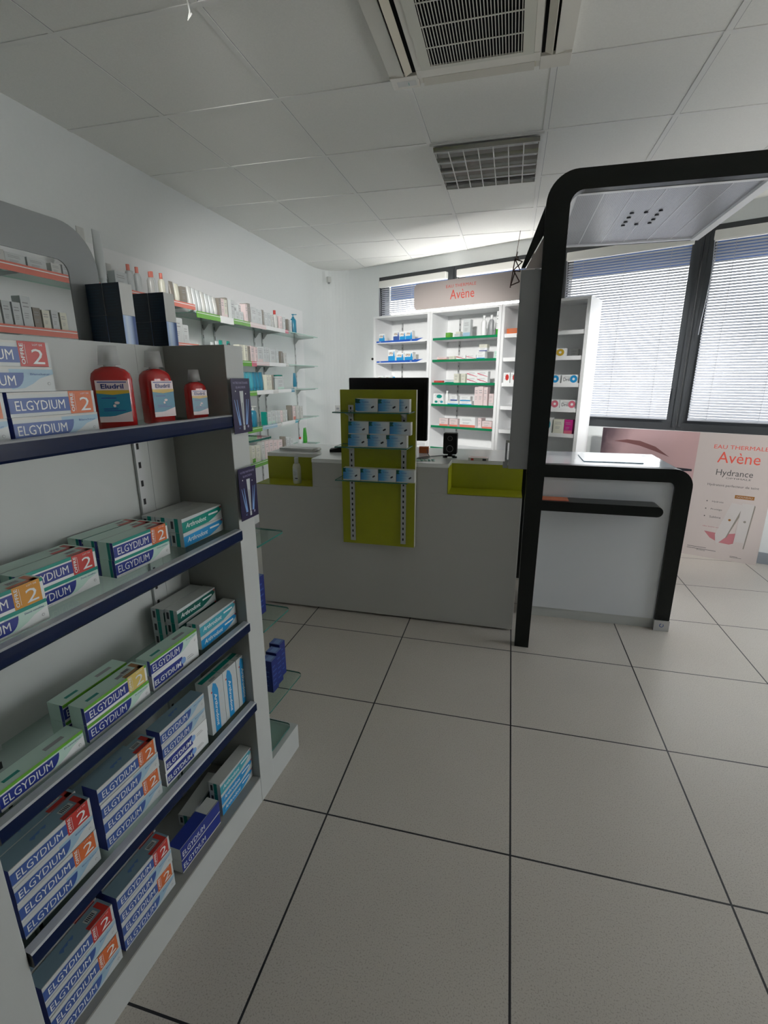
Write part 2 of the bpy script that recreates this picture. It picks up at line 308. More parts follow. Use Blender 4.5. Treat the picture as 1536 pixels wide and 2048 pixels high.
# rounded corner
cs = Vector((XL, 5.55, 0)); ce = W(-1.36, 0); ci = W(-1.938, 0)
def bez(t): return cs*(1-t)**2 + ci*2*t*(1-t) + ce*t*t
m = MB(); pts = [bez(i/16) for i in range(17)]
n = len(pts)
for k in range(16):
    a, b = pts[k], pts[k+1]; h = Vector((0, 0, CH_CEIL)); m.face([b, a, a+h, b+h], 'wall', True)
    d = (b-a).cross(Vector((0, 0, 1))).normalized()*-.15; m.face([a+d, b+d, b+d+h, a+d+h], 'wall', True)
struct(m.build('wall_corner'), 'softly rounded white wall corner')
def wbox(m, s0, s1, d0, d1, z0, z1, mt, sides=None):      # in window wall's own frame: x=s, y=-d
    return m.box((s0, -d1, z0), (s1, -d0, z1), mt, sides)
WL = dict(loc=WP, rz=WA)
m = MB(); wbox(m, S0, 4.8, -.2, 0, 0, ZS, 'wall'); wbox(m, S0, 4.8, -.2, 0, ZT, CH_CEIL, 'wall'); wbox(m, -1.37, S0, -.2, 0, 0, CH_CEIL, 'wall'); wbox(m, S1, 4.8, -.2, 0, ZS, ZT, 'wall')
struct(m.build('wall_window', **WL), 'white wall under and over the window band')
m = MB(); wbox(m, 1.45, 4.5, 0, .012, 0, .09, 'skirtblue'); struct(m.build('baseboard_window', **WL))
struct(MB().box((XL, YB, 0), (XL+.012, 5.5, .09), 'skirt').build('baseboard_left'))
struct(MB().box((-30, -30, -.5), (40, 60, -.4), 'ground').build('ground'))

# windows: five bays
MU = [S0, -.15, .93, 2.0, 3.07, S1-.0]
for i in range(5):
    a, b = MU[i], MU[i+1]; e = empty('window_%d' % (i+1), WP, WA); struct(e)
    m = MB(); l = a if i == 0 else a+.002; r = b-.002
    fl = .05 if i else .035
    wbox(m, l, r, -.09, -.005, ZS, ZS+.085, 'frame'); wbox(m, l, r, -.09, -.005, ZT-.06, ZT, 'frame')
    wbox(m, l, l+.078, -.09, -.005, ZS+.085, ZT-.06, 'frame'); wbox(m, r-.075, r, -.09, -.005, ZS+.085, ZT-.06, 'frame')
    wbox(m, l+.012, l+.03, -.005, .004, ZS+.03, ZT-.03, 'frame'); wbox(m, r-.03, r-.012, -.005, .004, ZS+.03, ZT-.03, 'frame')
    m.build('window_frame', e)
    m = MB(); wbox(m, l+.078, r-.075, -.06, -.054, ZS+.085, ZT-.06, 'pane'); m.build('window_pane', e)
    if i in (2, 3):
        m = MB(); s = b-.048
        wbox(m, s-.012, s+.012, .0, .012, 1.26, 1.34, 'frame'); wbox(m, s-.008, s+.008, .012, .04, 1.325, 1.34, 'frame'); wbox(m, s-.009, s+.009, .03, .042, 1.20, 1.34, 'frame'); m.build('window_handle', e)
    # blind
    bl = empty('venetian_blind', W((a+b)/2, .012), WA); nm = ['half hidden behind the shelf header beside the rounded corner', 'behind the pale shop header sign', 'beside the lit side of the tall shelf unit', 'above the text half of the big poster', 'next to the far end of the wall'][i]
    tag(bl, 'white slatted window blind ' + nm, 'window blind', 'blinds over the window band')
    hw = (b-a)/2; s0, s1 = -hw+.078, hw-.072
    if i == 0: s0 = -hw+.06
    m = MB(); m.box((s0-.012, -.062, 2.395), (s1+.012, -.004, 2.462), 'cassette'); bev(m.build('head_rail', bl), .006)
    m = MB(); z = ZS+.105; ca, sa = math.cos(.74), math.sin(.74)
    while z < 2.39:
        h = .0125; q = [(-h*ca, -h*sa), (-h*.3*ca, -h*.3*sa+.0016), (h*.3*ca, h*.3*sa+.0016), (h*ca, h*sa)]
        for j in range(3):
            (y0, z0), (y1, z1) = q[j], q[j+1]
            m.face([(s0, y0-.020, z+z0), (s1, y0-.020, z+z0), (s1, y1-.020, z+z1), (s0, y1-.020, z+z1)], 'slat', True)
        z += .0205
    m.build('slats', bl)
    m = MB(); m.box((s0, -.03, ZS+.088), (s1, -.010, ZS+.098), 'slat'); m.build('bottom_rail', bl)
    m = MB()
    for fr_ in (.14, .5, .86): xx = s0+(s1-s0)*fr_; m.box((xx-.0016, -.0345, ZS+.09), (xx+.0016, -.0335, 2.40), 'slat')
    m.build('ladder_cord', bl)
    m = MB(); m.tube([(s0-.006+.01*math.sin(k*.4)*(k < 12), -.05, 2.40-.06*k) for k in range(12)], .0025, 'slat', 6); m.build('pull_cord', bl)
# outside roller shutter, partly lowered
o = MB(); wbox(o, S0, S1, -.245, -.22, 2.305, 2.75, 'outblue')
for k in range(7): wbox(o, S0, S1, -.22, -.215, 2.31+k*.06, 2.35+k*.06, 'outblue')
tag(o.build('roller_shutter', **WL), 'blue slatted shutter hanging outside across the tops of the windows', 'shutter')

# ------------------------------------------------------------------ ceiling fittings
ac = empty('air_conditioner', (-.212, 2.06, CH_CEIL)); tag(ac, 'square white cassette air conditioner with black intake grille in ceiling', 'air conditioner')
h = .355; z0 = -.035
m = MB()
# body ring with slots: build as plates
m.box((-h, -h, z0+.012), (h, h, -.001), 'acwhite')
cn = .085
for sx_ in (-1, 1):
    for sy_ in (-1, 1): m.box((sx_*h, sy_*h, z0), (sx_*(h-.115), sy_*(h-.085), z0+.012), 'acwhite')
for sg in (-1, 1):
    m.box((sg*(h-.115), -h+.085, z0), (sg*(.262-.0), h-.085, z0+.012), 'acwhite') if False else None
    m.box((-.24, sg*.24, z0), (.24, sg*.295, z0+.012), 'acwhite'); m.box((sg*.215, -.24, z0), (sg*.24, .24, z0+.012), 'acwhite')
    m.face([(sg*.355, -h+.085, z0+.008), (sg*.355, h-.085, z0+.008), (sg*.294, h-.085, z0+.001), (sg*.294, -h+.085, z0+.001)], 'acwhite'); m.box((sg*.355, -h+.085, z0+.0082), (sg*.294, h-.085, z0+.012), 'acwhite')
body = bev(m.build('housing', ac), .004)
for sg in (-1, 1):
    f_ = MB(); f_.box((sg*.243, -.262, z0+.008), (sg*.294, .262, z0+.0125), 'dark'); f_.build('air_outlet', ac)
    q = MB(); q.box((-.015, -.25, -.002), (.015, .25, .002), 'accream'); v = q.build('louvre_flap', ac, (sg*.270, 0, z0-.002)); v.rotation_euler = (0, sg*.45, 0)
    f_ = MB(); f_.box((-.225, sg*.298, z0+.008), (.225, sg*.345, z0+.0125), 'accream'); f_.build('air_outlet', ac)
    q = MB(); q.box((-.22, -.018, -.0025), (.22, .018, .0025), 'acwhite'); v = q.build('louvre_flap', ac, (0, sg*.325, z0+.003)); v.rotation_euler = (-sg*.3, 0, 0)
m = MB(); g = .175
m.box((-.215, -.235, z0-.006), (-g, .235, z0), 'grille'); m.box((g, -.235, z0-.006), (.215, .235, z0), 'grille')
m.box((-g, -.235, z0-.006), (g, -g, z0), 'grille'); m.box((-g, g+.04, z0-.006), (g, .235, z0), 'grille')
m.box((-g, -g, z0-.0008), (g, g+.04, z0-.0002), 'dark')
for k in range(31): xx = -g+2*g*(k+.5)/31; m.box((xx-.0015, -g, z0-.005), (xx+.0015, g+.04, z0-.002), 'grille')
for k in range(3): yy = -g+.05+k*.115; m.box((-g, yy-.003, z0-.006), (g, yy+.003, z0-.0045), 'grille')
m.build('intake_grille', ac)
fr = Fr((0, 0, z0-.0002), (1, 0, 0), (0, -1, 0)); m = MB(); m.rect(fr, -.33, -.335, -.25, -.298, 'p_greyw'); m.rect(fr, -.284, -.33, -.281, -.308, 'p_teal', 2); m.build('status_panel', ac)
mat('louvre2', (.45, .45, .44), .18, .9)
def ceiling_light(x, y, lab, watts=0):
    lt = empty('ceiling_light', (x, y, CH_CEIL)); tag(lt, lab, 'ceiling light')
    m = MB(); h = .297
    for a, b in (((-h, -h), (h, -h+.02)), ((-h, h-.02), (h, h)), ((-h, -h+.02), (-h+.02, h-.02)), ((h-.02, -h+.02), (h, h-.02))): m.box((*a, -.012), (*b, .0), 'tbar')
    m.build('light_frame', lt)
    MB().box((-.28, -.28, -.0015), (.28, .28, -.0005), 'p_taupe').build('reflector_tray', lt)
    for k in range(4):
        yy = -.277+.1385*(k+.5); m = MB(); m.tube([(-.27, yy, -.011), (.27, yy, -.011)], .008, 'lampon' if watts else 'white', 10); m.build('tube_lamp', lt)
    m = MB()
    for k in range(8): xx = -.277+.554*k/7; m.box((xx-.0015, -.277, -.034), (xx+.0015, .277, -.022), 'louvre')
    for k in range(5):
        yy = -.277+.554*k/4
        m.loft([[(xx, yy-.022, -.0215), (xx, yy-.010, -.032), (xx, yy-.002, -.036), (xx, yy+.002, -.036), (xx, yy+.010, -.032), (xx, yy+.022, -.0215)] for xx in (-.277, .277)], 'louvre2', False)
    for k in range(8): xx = -.277+.554*k/7; m.box((xx-.003, -.277, -.0372), (xx+.003, .277, -.0362), 'tbar')
    for k in range(5): yy = -.277+.554*k/4; m.box((-.277, yy-.003, -.0376), (.277, yy+.003, -.0366), 'tbar')
    m.build('louvre_grid', lt)
    if watts:
        l = bpy.data.lights.new('tube_light', 'AREA'); l.shape = 'SQUARE'; l.size = .54; l.energy = watts; l.color = (1, .97, .93); o = bpy.data.objects.new('tube_light', l); C.objects.link(o); o.parent = lt; o.location = (0, 0, -.04)
ceiling_light(-.214, 3.32, 'unlit square ceiling light with mirrored louvre cells')
for i, (loc, rot) in enumerate(SPOTS):  # housings for the fill spots added above the view
    e = empty('fill_spotlight', loc); tag(e, 'added white ceiling fill spot aimed at the shelves, %s' % ('over the aisle', 'beside the arch', 'nearest the long wall', 'farthest out, aimed at the poster')[i], 'fill_spotlight')
    m = MB(); m.lathe([(.03, -.02), (.055, .0), (.055, .14), (.05, .14), (.05, .02), (.03, 0)], 'white'); o = m.build('lamp_head', e); o.rotation_euler = rot; o.location = Vector((0, 0, 0))
    m = MB(); m.lathe([(.012, .03), (.012, CH_CEIL-loc.z)], 'white'); m.build('stem', e)
m = MB(); m.box((-.02, -.02, -.03), (.02, .02, .03), 'p_greyw'); m.lathe([(.012, -.045), (.014, -.03)], 'p_grey'); q = bez(.42)
o = m.build('motion_sensor', None, (q.x+.04, q.y-.06, 2.53), -.7); tag(o, 'small grey sensor high on the rounded wall corner', 'sensor')
q = W(-1.22, .006, 1.643); tag(MB().lathe([(.014, -.004), (.014, .004)], 'cablk').build('wall_sensor', None, q), 'tiny round black sensor on wall beside the shelf units', 'sensor').rotation_euler = (PI/2, 0, WA)
q = bez(.5); m = MB(); m.box((-.03, -.008, -.04), (.03, .008, .04), 'p_greyw'); m.box((-.018, -.011, -.012), (.018, -.008, .012), 'p_grey'); o = m.build('wall_socket', None, (q.x+.06, q.y-.07, 1.06), .3); o.rotation_euler = (0, 0, .6)
tag(o, 'grey socket plate low on the rounded wall corner', 'socket')
o = MB().tube([(0, 0, 0), (.004, .003, -.03), (-.003, 0, -.055), (.01, .004, -.035)], .003, 'p_greyw').build('ceiling_hook', None, (-1.13, 1.79, CH_CEIL-.003)); tag(o, 'small white tie hanging from a ceiling joint', 'hook')

# ------------------------------------------------------------------ product prototypes (front = +X, width along Y)
def fronts(L, Wd, H):
    return Fr((Wd/2, -L/2, 0), (0, 1, 0), (0, 0, 1)), Fr((Wd/2, -L/2, H), (0, 1, 0), (-1, 0, 0)), Fr((-Wd/2, -L/2, 0), (1, 0, 0), (0, 0, 1))
TL, TW, TH = .168, .042, .0412
def elg(kind):
    m = MB(); L = TL
    body = dict(blue='p_paper', navy='p_white', solid='p_navy', green='p_white', lime='p_white')[kind.split('_')[0]]
    k0 = kind.split('_')[0]; off = kind.split('_')[1] if '_' in kind else None
    topc = dict(blue='p_lblue2', navy='p_greyw', solid='p_navy', green='p_mint', lime='p_mint')[k0]
    endc = dict(blue='p_navy', navy='p_grey', solid='p_greyw', green='p_mint', lime='p_mint')[k0]
    m.box((-TW/2, -L/2, 0), (TW/2, L/2, TH), body, {'t': topc, '-y': endc})
    f, t, e = fronts(L, TW, TH)
    if k0 in ('green', 'lime'):
        c = 'p_teal' if k0 == 'green' else 'p_lime'
        m.rect(f, 0, TH-.007, L, TH, c, 1); m.rect(e, TW-.008, 0, TW, TH, 'p_navy', 1)
        if k0 == 'green': m.rect(e, TW-.017, 0, TW-.009, TH, 'p_teal', 1)
    if k0 == 'blue':
        m.rect(f, 0, TH-.004, L, TH, 'p_greyw', 1); m.rect(e, 0, 0, TW, TH, 'p_navy', 1)
    ty0, ty1 = .009, TH-.010
    tabL = .112 if off else .102
    tabm = 'p_navy' if k0 != 'blue' else 'p_tab'
    if k0 == 'blue' and not off: m.poly(f, [(.09, .004), (.112, .006), (.128, .013), (.142, .022), (L, .029), (L, TH-.004), (.09, TH-.004)], 'p_lblue', 1)
    if k0 in ('green', 'lime') and not off: m.poly(f, [(.09, .004), (.112, .006), (.128, .012), (.142, .020), (L, .027), (L, TH-.007), (.09, TH-.007)], 'p_mint', 1)
    if k0 == 'solid':
        m.poly(f, [(0, .005), (.10, .005), (.13, .016), (L, .028), (L, TH-.004), (0, TH-.004)], 'p_navy', 1); m.rect(t, .115, .003, L, TW, 'p_greyw', 1); m.rect(f, 0, .0, L, .0035, 'p_greyw', 2)
    elif k0 == 'navy':
        m.rect(f, .004, .006, .105, TH-.006, 'p_navy', 2); m.disc(f, .108, .022, .009, 'p_skyb', 3); m.lines(f, .122, .155, .014, .024, 2, 'p_grey', k=2, seed=3)
    else:
        pts = [(.0, ty0-.003), (.094, ty0-.003)] + [(.094+.020*math.sin(q_), ty1-(ty1-ty0+.003)*math.cos(q_)) for q_ in [PI/2*i_/6 for i_ in range(1, 7)]] + [(0, ty1)]
        if off: pts = [(0, ty0-.003), (tabL, ty0-.003), (tabL, ty1), (0, ty1)]
        m.poly(f, pts, tabm, 2)
    m.text(f, 'ELGYDIUM', .052 if not off else .056, (ty0+ty1)/2-.0015, .0165 if k0 != 'navy' else .014, 'p_white', .092, k=3, bold=(k0 == 'navy'))
    if not off and k0 in ('blue', 'green', 'lime'):
        m.text(f, {'blue': 'Blancheur', 'green': 'Dents sensibles', 'lime': 'Protection'}[k0], .143, .029, .0035, tabm, .036, k=3); m.disc(f, .157, .013, .0028, 'p_grey', 3); m.disc(f, .157, .013, .002, body, 4)
        m.lines(f, .01, .085, .0008, .0045, 1, 'p_grey', .0008, k=3)
    if off:
        oc = dict(red='p_red', orange='p_orange', amber='p_amber', yellow='p_yellow')[off]; tcx = dict(red='p_red', orange='p_red', amber='p_orange', yellow='p_brown')[off]
        m.rect(f, .112, 0, .162, TH, oc, 2); m.text(f, 'OFFRE', .118, TH/2, .0065, 'p_white', .034, rot=PI/2, k=3, bold=True)
        m.text(f, 'LOT DE', .147, TH-.005, .003, 'p_white', .018, k=3); m.text(f, '2', .145, .017, .025, 'p_white', .022, k=3)
        m.rect(f, .1235, .005, .1242, TH-.005, 'p_white', 3)
        m.rect(t, .110, 0, .162, .012, tcx, 1); m.rect(t, .150, 0, .162, TW-.006, tcx, 1); m.rect(t, .118, .016, .145, .030, 'p_greyw', 2)
        for q in range(6): m.rect(t, .121+q*.0034, .018, .1228+q*.0034, .028, 'p_dark', 3)
    if k0 == 'blue' and not off or k0 == 'blue':
        m.poly(t, [(.05+.006*i, .016+(.006 if i % 2 else 0)+.004*(i > 3)) for i in range(8)] + [(.092, .028), (.06, .026)], 'p_ltext', 2)
    if k0 == 'lime': m.rect(t, .02, .012, .05, .02, 'p_teal', 1); m.rect(t, .10, .014, .14, .024, 'p_grey', 1)
    m.rect(t, 0, 0, L, .0015, 'p_greyw', 1)
    return m.mesh('toothpaste_box')
def arth(c):
    m = MB(); L = TL; h = .0385
    m.box((-TW/2, -L/2, 0), (TW/2, L/2, h), 'p_paper', {'t': 'p_greyw', '-y': 'p_paper'})
    f, t, e = fronts(L, TW, h); col = dict(blue='p_blue', teal='p_teal', cyan='p_cyan', green='p_dgreen')[c]
    m.poly(f, [(0, .0), (.105, .002), (.135, .010), (L-.004, .022), (L, .034), (L, h-.004), (0, h-.010)], col, 1)
    m.text(f, 'Arthrodont', .055, .017, .013, 'p_white', .085, k=2, shear=.25, bold=True)
    m.rect(f, .108, .020, .150, .025, 'p_white', 2); m.rect(e, .018, 0, .030, h, 'p_teal', 1); m.rect(e, .006, .01, .014, h-.008, 'p_dark', 1)
    m.disc(f, L-.006, h-.006, .003, 'p_red', 3)
    return m.mesh('toothpaste_box')
def arth_v():
    m = MB(); Wf, D, H = .066, .044, .168
    m.box((-D/2, -Wf/2, 0), (D/2, Wf/2, H), 'p_paper', {'t': 'p_greyw'}); f, t, e = fronts(Wf, D, H)
    m.poly(f, [(.016, .0), (.040, .0), (.042, H-.035), (.034, H-.012), (.022, H-.004), (.016, H-.02)], 'p_blue', 1)
    m.text(f, 'Arthrodont', .029, H/2-.012, .012, 'p_white', .11, rot=-PI/2, k=2, shear=.2, bold=True)
    m.disc(f, .013, H-.03, .003, 'p_red', 2); m.lines(f, .048, .060, .02, H-.02, 6, 'p_greyw'); m.rect(t, 0, .02, Wf, .036, 'p_teal', 1); m.rect(t, .02, .006, .045, .014, 'p_grey', 2)
    return m.mesh('toothpaste_box')
PT = {}
def proto(key, fn):
    if key not in PT: PT[key] = fn()
    return PT[key]
TXT = {'blue': 'pale blue whitening toothpaste box', 'blue_red': 'pale blue toothpaste box with red offer square', 'blue_orange': 'pale blue toothpaste box with orange offer square',
       'green': 'teal-banded sensitive toothpaste box', 'green_red': 'teal-banded toothpaste box with red offer square', 'green_orange': 'teal-banded toothpaste box with orange offer square', 'green_amber': 'teal-banded toothpaste box with amber offer square',
       'lime': 'lime-banded toothpaste box', 'lime_yellow': 'lime-banded toothpaste box with yellow offer square', 'navy': 'white toothpaste box with bold navy panel', 'solid': 'dark navy toothpaste box',
       'A_blue': 'white toothpaste box with slanted blue band', 'A_teal': 'white toothpaste box with slanted teal band', 'A_cyan': 'white toothpaste box with cyan band', 'A_green': 'dark green banded toothpaste box'}

# ------------------------------------------------------------------ gondola
TH_G = math.radians(3.4); GO = Vector((-.747, 1.215, 0)); GR = -TH_G
def G(a, b, z=0): return GO + Vector((math.sin(TH_G), math.cos(TH_G), 0))*a + Vector((math.cos(TH_G), -math.sin(TH_G), 0))*b + Vector((0, 0, z))
gd = empty('gondola_shelving', GO, GR); tag(gd, 'white freestanding gondola with navy-edged shelves full of toothpaste', 'shelving unit')
# local x=b, y=a
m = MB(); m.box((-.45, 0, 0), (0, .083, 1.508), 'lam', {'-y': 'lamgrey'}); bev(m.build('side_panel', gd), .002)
m = MB(); m.box((-.45, -.835, 0), (0, -.757, 1.508), 'lam'); bev(m.build('side_panel', gd), .002)
m = MB(); m.box((-.225, -.757, .10), (-.2, -.1005, 1.506), 'panelgrey' if False else 'lam'); m.box((-.225, -.0995, .10), (-.2, 0, 1.506), 'lam'); m.build('back_panel', gd)
m = MB(); m.box((-.45, -.757, 1.485), (-.225, 0, 1.50), 'lam'); m.build('top_board', gd)
m = MB(); m.box((-.45, -.757, 0), (-.001, 0, .098), 'lam'); m.build('base', gd)
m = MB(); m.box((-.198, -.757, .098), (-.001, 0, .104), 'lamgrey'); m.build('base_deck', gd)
m = MB()
for a0 in (-.145, -.62):
    m = MB(); m.box((-.2, a0-.011, .11), (-.192, a0+.011, 1.38), 'rail'); z = .14
    while z < 1.36: m.box((-.1925, a0-.004, z), (-.1915, a0+.004, z+.016), 'slot'); z += .05
    m.build('slotted_rail', gd)
LV = [(1.288, 1.315), (.958, .988), (.658, .686), (.370, .402)]
for zl, zs in LV:
    m = MB(); m.box((-.198, -.752, zs-.006), (-.012, -.003, zs), 'glass'); m.box((-.0125, -.752, zs-.006), (-.0119, -.003, zs), 'glassedge'); sh = m.build('glass_shelf', gd)
    prof = [(.0, zl+.036), (.006, zl+.0355), (.0095, zl+.0325), (.0098, zl+.018), (.0095, zl+.006), (.006, zl+.001), (-.002, zl), (-.012, zl), (-.012, zl+.036)]
    m = MB(); mats_ = ['liptrim', 'liptrim', 'navylip', 'navylip', 'navylip', 'liptrim', 'liptrim', 'liptrim', 'liptrim']
    for k in range(len(prof)):
        p, q = prof[k], prof[(k+1) % len(prof)]; m.face([(p[0], -.755, p[1]), (q[0], -.755, q[1]), (q[0], -.002, q[1]), (p[0], -.002, p[1])], mats_[k], k in (1, 2, 3, 4))
    m.face([(p[0], -.002, p[1]) for p in prof], 'navylip'); m.face([(p[0], -.755, p[1]) for p in prof][::-1], 'cablk')
    m.build('price_rail', sh)
# end unit: base and glass shelves at the far end
m = MB(); m.box((-.42, .083, 0), (-.001, .275, .105), 'lam'); m.face([(-.001, .083, .105), (-.001, .083, .175), (-.10, .083, .175), (-.10, .083, .105)], 'lam'); m.build('end_base', gd)
def glass_plate(name, parent, x0, x1, y0, y1, z, t=.006, r=.02, corners='b'):
    pts = [(x0, y0), (x1, y0)] + arc(x1-r, y1-r, r, 0, PI/2, 5) + [(x0, y1)]
    m = MB(); f_ = Fr((0, 0, z+t), (1, 0, 0), (0, 1, 0)); m.prism(pts, f_, t, 'glass', 'glassedge'); return m.build(name, parent)
EG = [(1.236, .225), (.905, .26), (.607, .27), (.293, .335)]
for z, a1 in EG: glass_plate('end_glass_shelf', gd, -.40, 0, .086, a1, z)
glass_plate('end_glass_shelf', gd, -.40, -.02, .086, .262, .107)
# header board with opening
m = MB(); f_ = Fr((-.325, -.80, 1.50), (0, 1, 0), (0, 0, 1)); r_ = .10; mat('board', (.24, .255, .26), .35)
ou = [(.0, 0), (.0, .29), (.33, .29)] + [(.737-r_+r_*math.sin(t_), .29-r_+r_*math.cos(t_)) for t_ in [PI/2*i/10 for i in range(11)]] + [(.737, 0)]
r2 = .03
inn = [(.06, 0), (.06, .20), (.30, .20)] + [(.65-r2+r2*math.sin(t_), .20-r2+r2*math.cos(t_)) for t_ in [PI/2*i/10 for i in range(11)]] + [(.65, 0)]
m.band(ou, inn, f_, .004, 'board'); hb = m.build('header_board', None)
hb.location = GO; hb.rotation_euler = (0, 0, GR); tag(hb, 'grey rounded header board with cut-out standing on the gondola top', 'sign board')
# purple cards
for i, (z0, z1) in enumerate(((1.271, 1.421), (1.018, 1.171))):
    m = MB(); m.box((0, -.003, 0), (.0015, .086, z1-z0), 'p_purple'); f_ = Fr((.0015, -.003, 0), (0, 1, 0), (0, 0, 1)); Hh = z1-z0
    m.text(f_, 'VOTRE PARTENAIRE', .044, Hh-.012, .006, 'p_lilac', .072, k=1); m.text(f_, 'BLANCHEUR', .044, Hh-.024, .006, 'p_lilac', .046, k=1)
    m.poly(f_, [(.036, Hh-.034), (.054, Hh-.034), (.051, .022), (.044, .022)], 'p_paper', 2); m.rect(f_, .0435, .008, .0525, .021, 'p_paper', 2)
    m.poly(f_, [(.043, Hh-.066), (.0475, Hh-.066), (.0475, .03), (.0455, .03)], 'p_grey', 3)
    for uu0, uu1 in ((.010, .028), (.022, .032), (.078, .064), (.068, .060)): m.poly(f_, [(uu0-.001, Hh*.62), (uu0+.001, Hh*.62), (uu1+.003, .022), (uu1-.003, .022)], 'p_skyb', 1)
    for uu0, vv in ((.018, Hh-.034), (.066, Hh-.042)): m.disc(f_, uu0, vv, .0022, 'p_white', 1, 6)
    m.text(f_, 'x2', .026, .015, .005, 'p_skyb', k=1); m.disc(f_, .068, .017, .004, 'p_lilac', 1)
    o = m.build('shelf_card', None, G(0, .0115 if i == 0 else .0115, z0), GR)
    tag(o, 'purple toothpaste advert card, %s of the two on the gondola upright' % ('upper', 'lower')[i], 'advert card', 'advert cards on the gondola upright')

def tp(kind, a, b, z, lab, grp, tilt=0):
    me = proto(kind, (lambda: arth(kind[2:])) if kind.startswith('A_') else (lambda: arth_v()) if kind == 'V' else (lambda: elg(kind)))
    o = put('toothpaste_box', me, None, G(a, b-.021, z), GR+tilt); tag(o, lab, 'toothpaste box', grp); return o
def stack(kinds, a0, b, z, where, grp, dz=TH, tilt=0):
    """kinds bottom to top; a0 = near end, b = front plane"""
    n = len(kinds)
    for i, k in enumerate(kinds):
        nm = TXT[k]; pos = 'alone' if n == 1 else 'bottom' if i == 0 else 'top' if i == n-1 else ORD[i+1]+' up'
        tp(k, a0+TL/2, b+random.uniform(-.0012, .0012), z+i*(dz+.0004)+.0006, '%s, %s %s%s' % (nm, pos, '' if where.startswith('behind') else 'in ', where) if n > 1 else '%s, %s' % (nm, where), grp, tilt+random.uniform(-.008, .008))
ZT1, ZT2, ZT3, ZT4, ZB = 1.315, .988, .686, .402, .104
g1 = 'toothpaste boxes on the top gondola shelf'
stack(['blue', 'blue_orange'], -.748, -.026, ZT1, 'nearest stack, top shelf', g1)
stack(['blue', 'blue_orange'], -.572, -.026, ZT1, 'pair beside mouthwash', g1)
stack(['blue', 'blue_red'], -.650, -.027, ZT1+2*TH+.0012, 'raised pair bridging top-shelf stacks', g1)
g2 = 'toothpaste boxes on the second gondola shelf'
stack(['green', 'green_amber'], -.742, -.028, ZT2, 'front amber stack, shelf two', g2)
stack(['green', 'green_red'], -.590, -.072, ZT2, 'red-offer stack, shelf two', g2)
stack(['green', 'green_red'], -.590, -.116, ZT2, 'column behind red-offer stack, shelf two', g2)
stack(['green'], -.757+.002, -.074, ZT2+TH, 'behind the amber offer stack on shelf two', g2) if False else None
for k in range(3): stack(['green', 'green_orange'], -.388, -.058-k*.0435, ZT2, '%s orange-offer column, shelf two' % ('front', 'middle', 'rear')[k], g2)
for k in range(3): stack(['A_blue', 'A_teal'], -.172, -.054-k*.0435, ZT2, '%s end-panel column, shelf two' % ('front', 'middle', 'rear')[k], g2, .0387)
g3 = 'toothpaste boxes on the third gondola shelf'
stack(['lime'], -.724, -.028, ZT3, 'alone at near end, shelf three', g3)
stack(['lime', 'lime_yellow'], -.546, -.026, ZT3, 'yellow-offer pair, shelf three', g3)
stack(['lime', 'lime'], -.552, -.076, ZT3, 'pair behind yellow offer, shelf three', g3)
stack(['navy', 'lime'], -.366, -.026, ZT3, 'middle pair, shelf three', g3)
stack(['A_blue', 'A_cyan'], -.172, -.036, ZT3, 'end-panel pair, shelf three', g3, .0387)
stack(['A_teal', 'A_green', 'A_green'], -.185, -.094, ZT3, 'tall rear stack, shelf three', g3, .0387)
stack(['A_teal', 'A_teal', 'A_green'], -.189, -.138, ZT3, 'rearmost stack, shelf three', g3, .0387)
g4 = 'toothpaste boxes on the fourth gondola shelf'
stack(['blue', 'blue_orange', 'blue', 'blue_red'], -.738, -.026, ZT4, 'nearest stack, shelf four', g4)
stack(['blue', 'blue_red', 'blue', 'blue_red'], -.734, -.071, ZT4, 'behind nearest stack, shelf four', g4)
stack(['blue', 'blue_orange', 'blue', 'blue_orange'], -.551, -.026, ZT4, 'middle stack, shelf four', g4)
stack(['blue', 'blue', 'blue'], -.560, -.080, ZT4, 'behind middle stack, shelf four', g4)
stack(['navy', 'navy', 'blue', 'blue'], -.367, -.026, ZT4, 'navy-based stack, shelf four', g4)
for k in range(3):
    o = put('toothpaste_box', proto('V', arth_v), None, G(-.150+.068*k+.011, -.052, ZT4+.0006), GR+.02*(k-1)); tag(o, 'upright white toothpaste box with vertical blue band, %s' % ('beside the navy stack', 'in the middle of three', 'against the end panel')[k], 'toothpaste box', g4)
g5 = 'toothpaste boxes on the gondola base'
stack(['blue', 'blue_orange', 'blue', 'blue_red'], -.738, -.022, ZB, 'nearest base stack', g5)
stack(['blue', 'blue_red', 'blue', 'blue_red'], -.738, -.068, ZB, 'behind nearest base stack', g5)
stack(['blue', 'blue_orange', 'blue', 'blue_red'], -.558, -.022, ZB, 'second base stack', g5)
stack(['blue', 'blue_red', 'blue', 'blue_red'], -.554, -.068, ZB, 'behind second base stack', g5)
stack(['solid', 'solid'], -.360, -.022, ZB, 'navy pair, gondola base', g5)
stack(['A_blue', 'A_blue', 'A_cyan'], -.170, -.028, ZB, 'end-panel base stack', g5, .0387)
stack(['A_green'], -.235, -.105, ZB, 'lying skewed behind on the base', g5, .0387, .1)

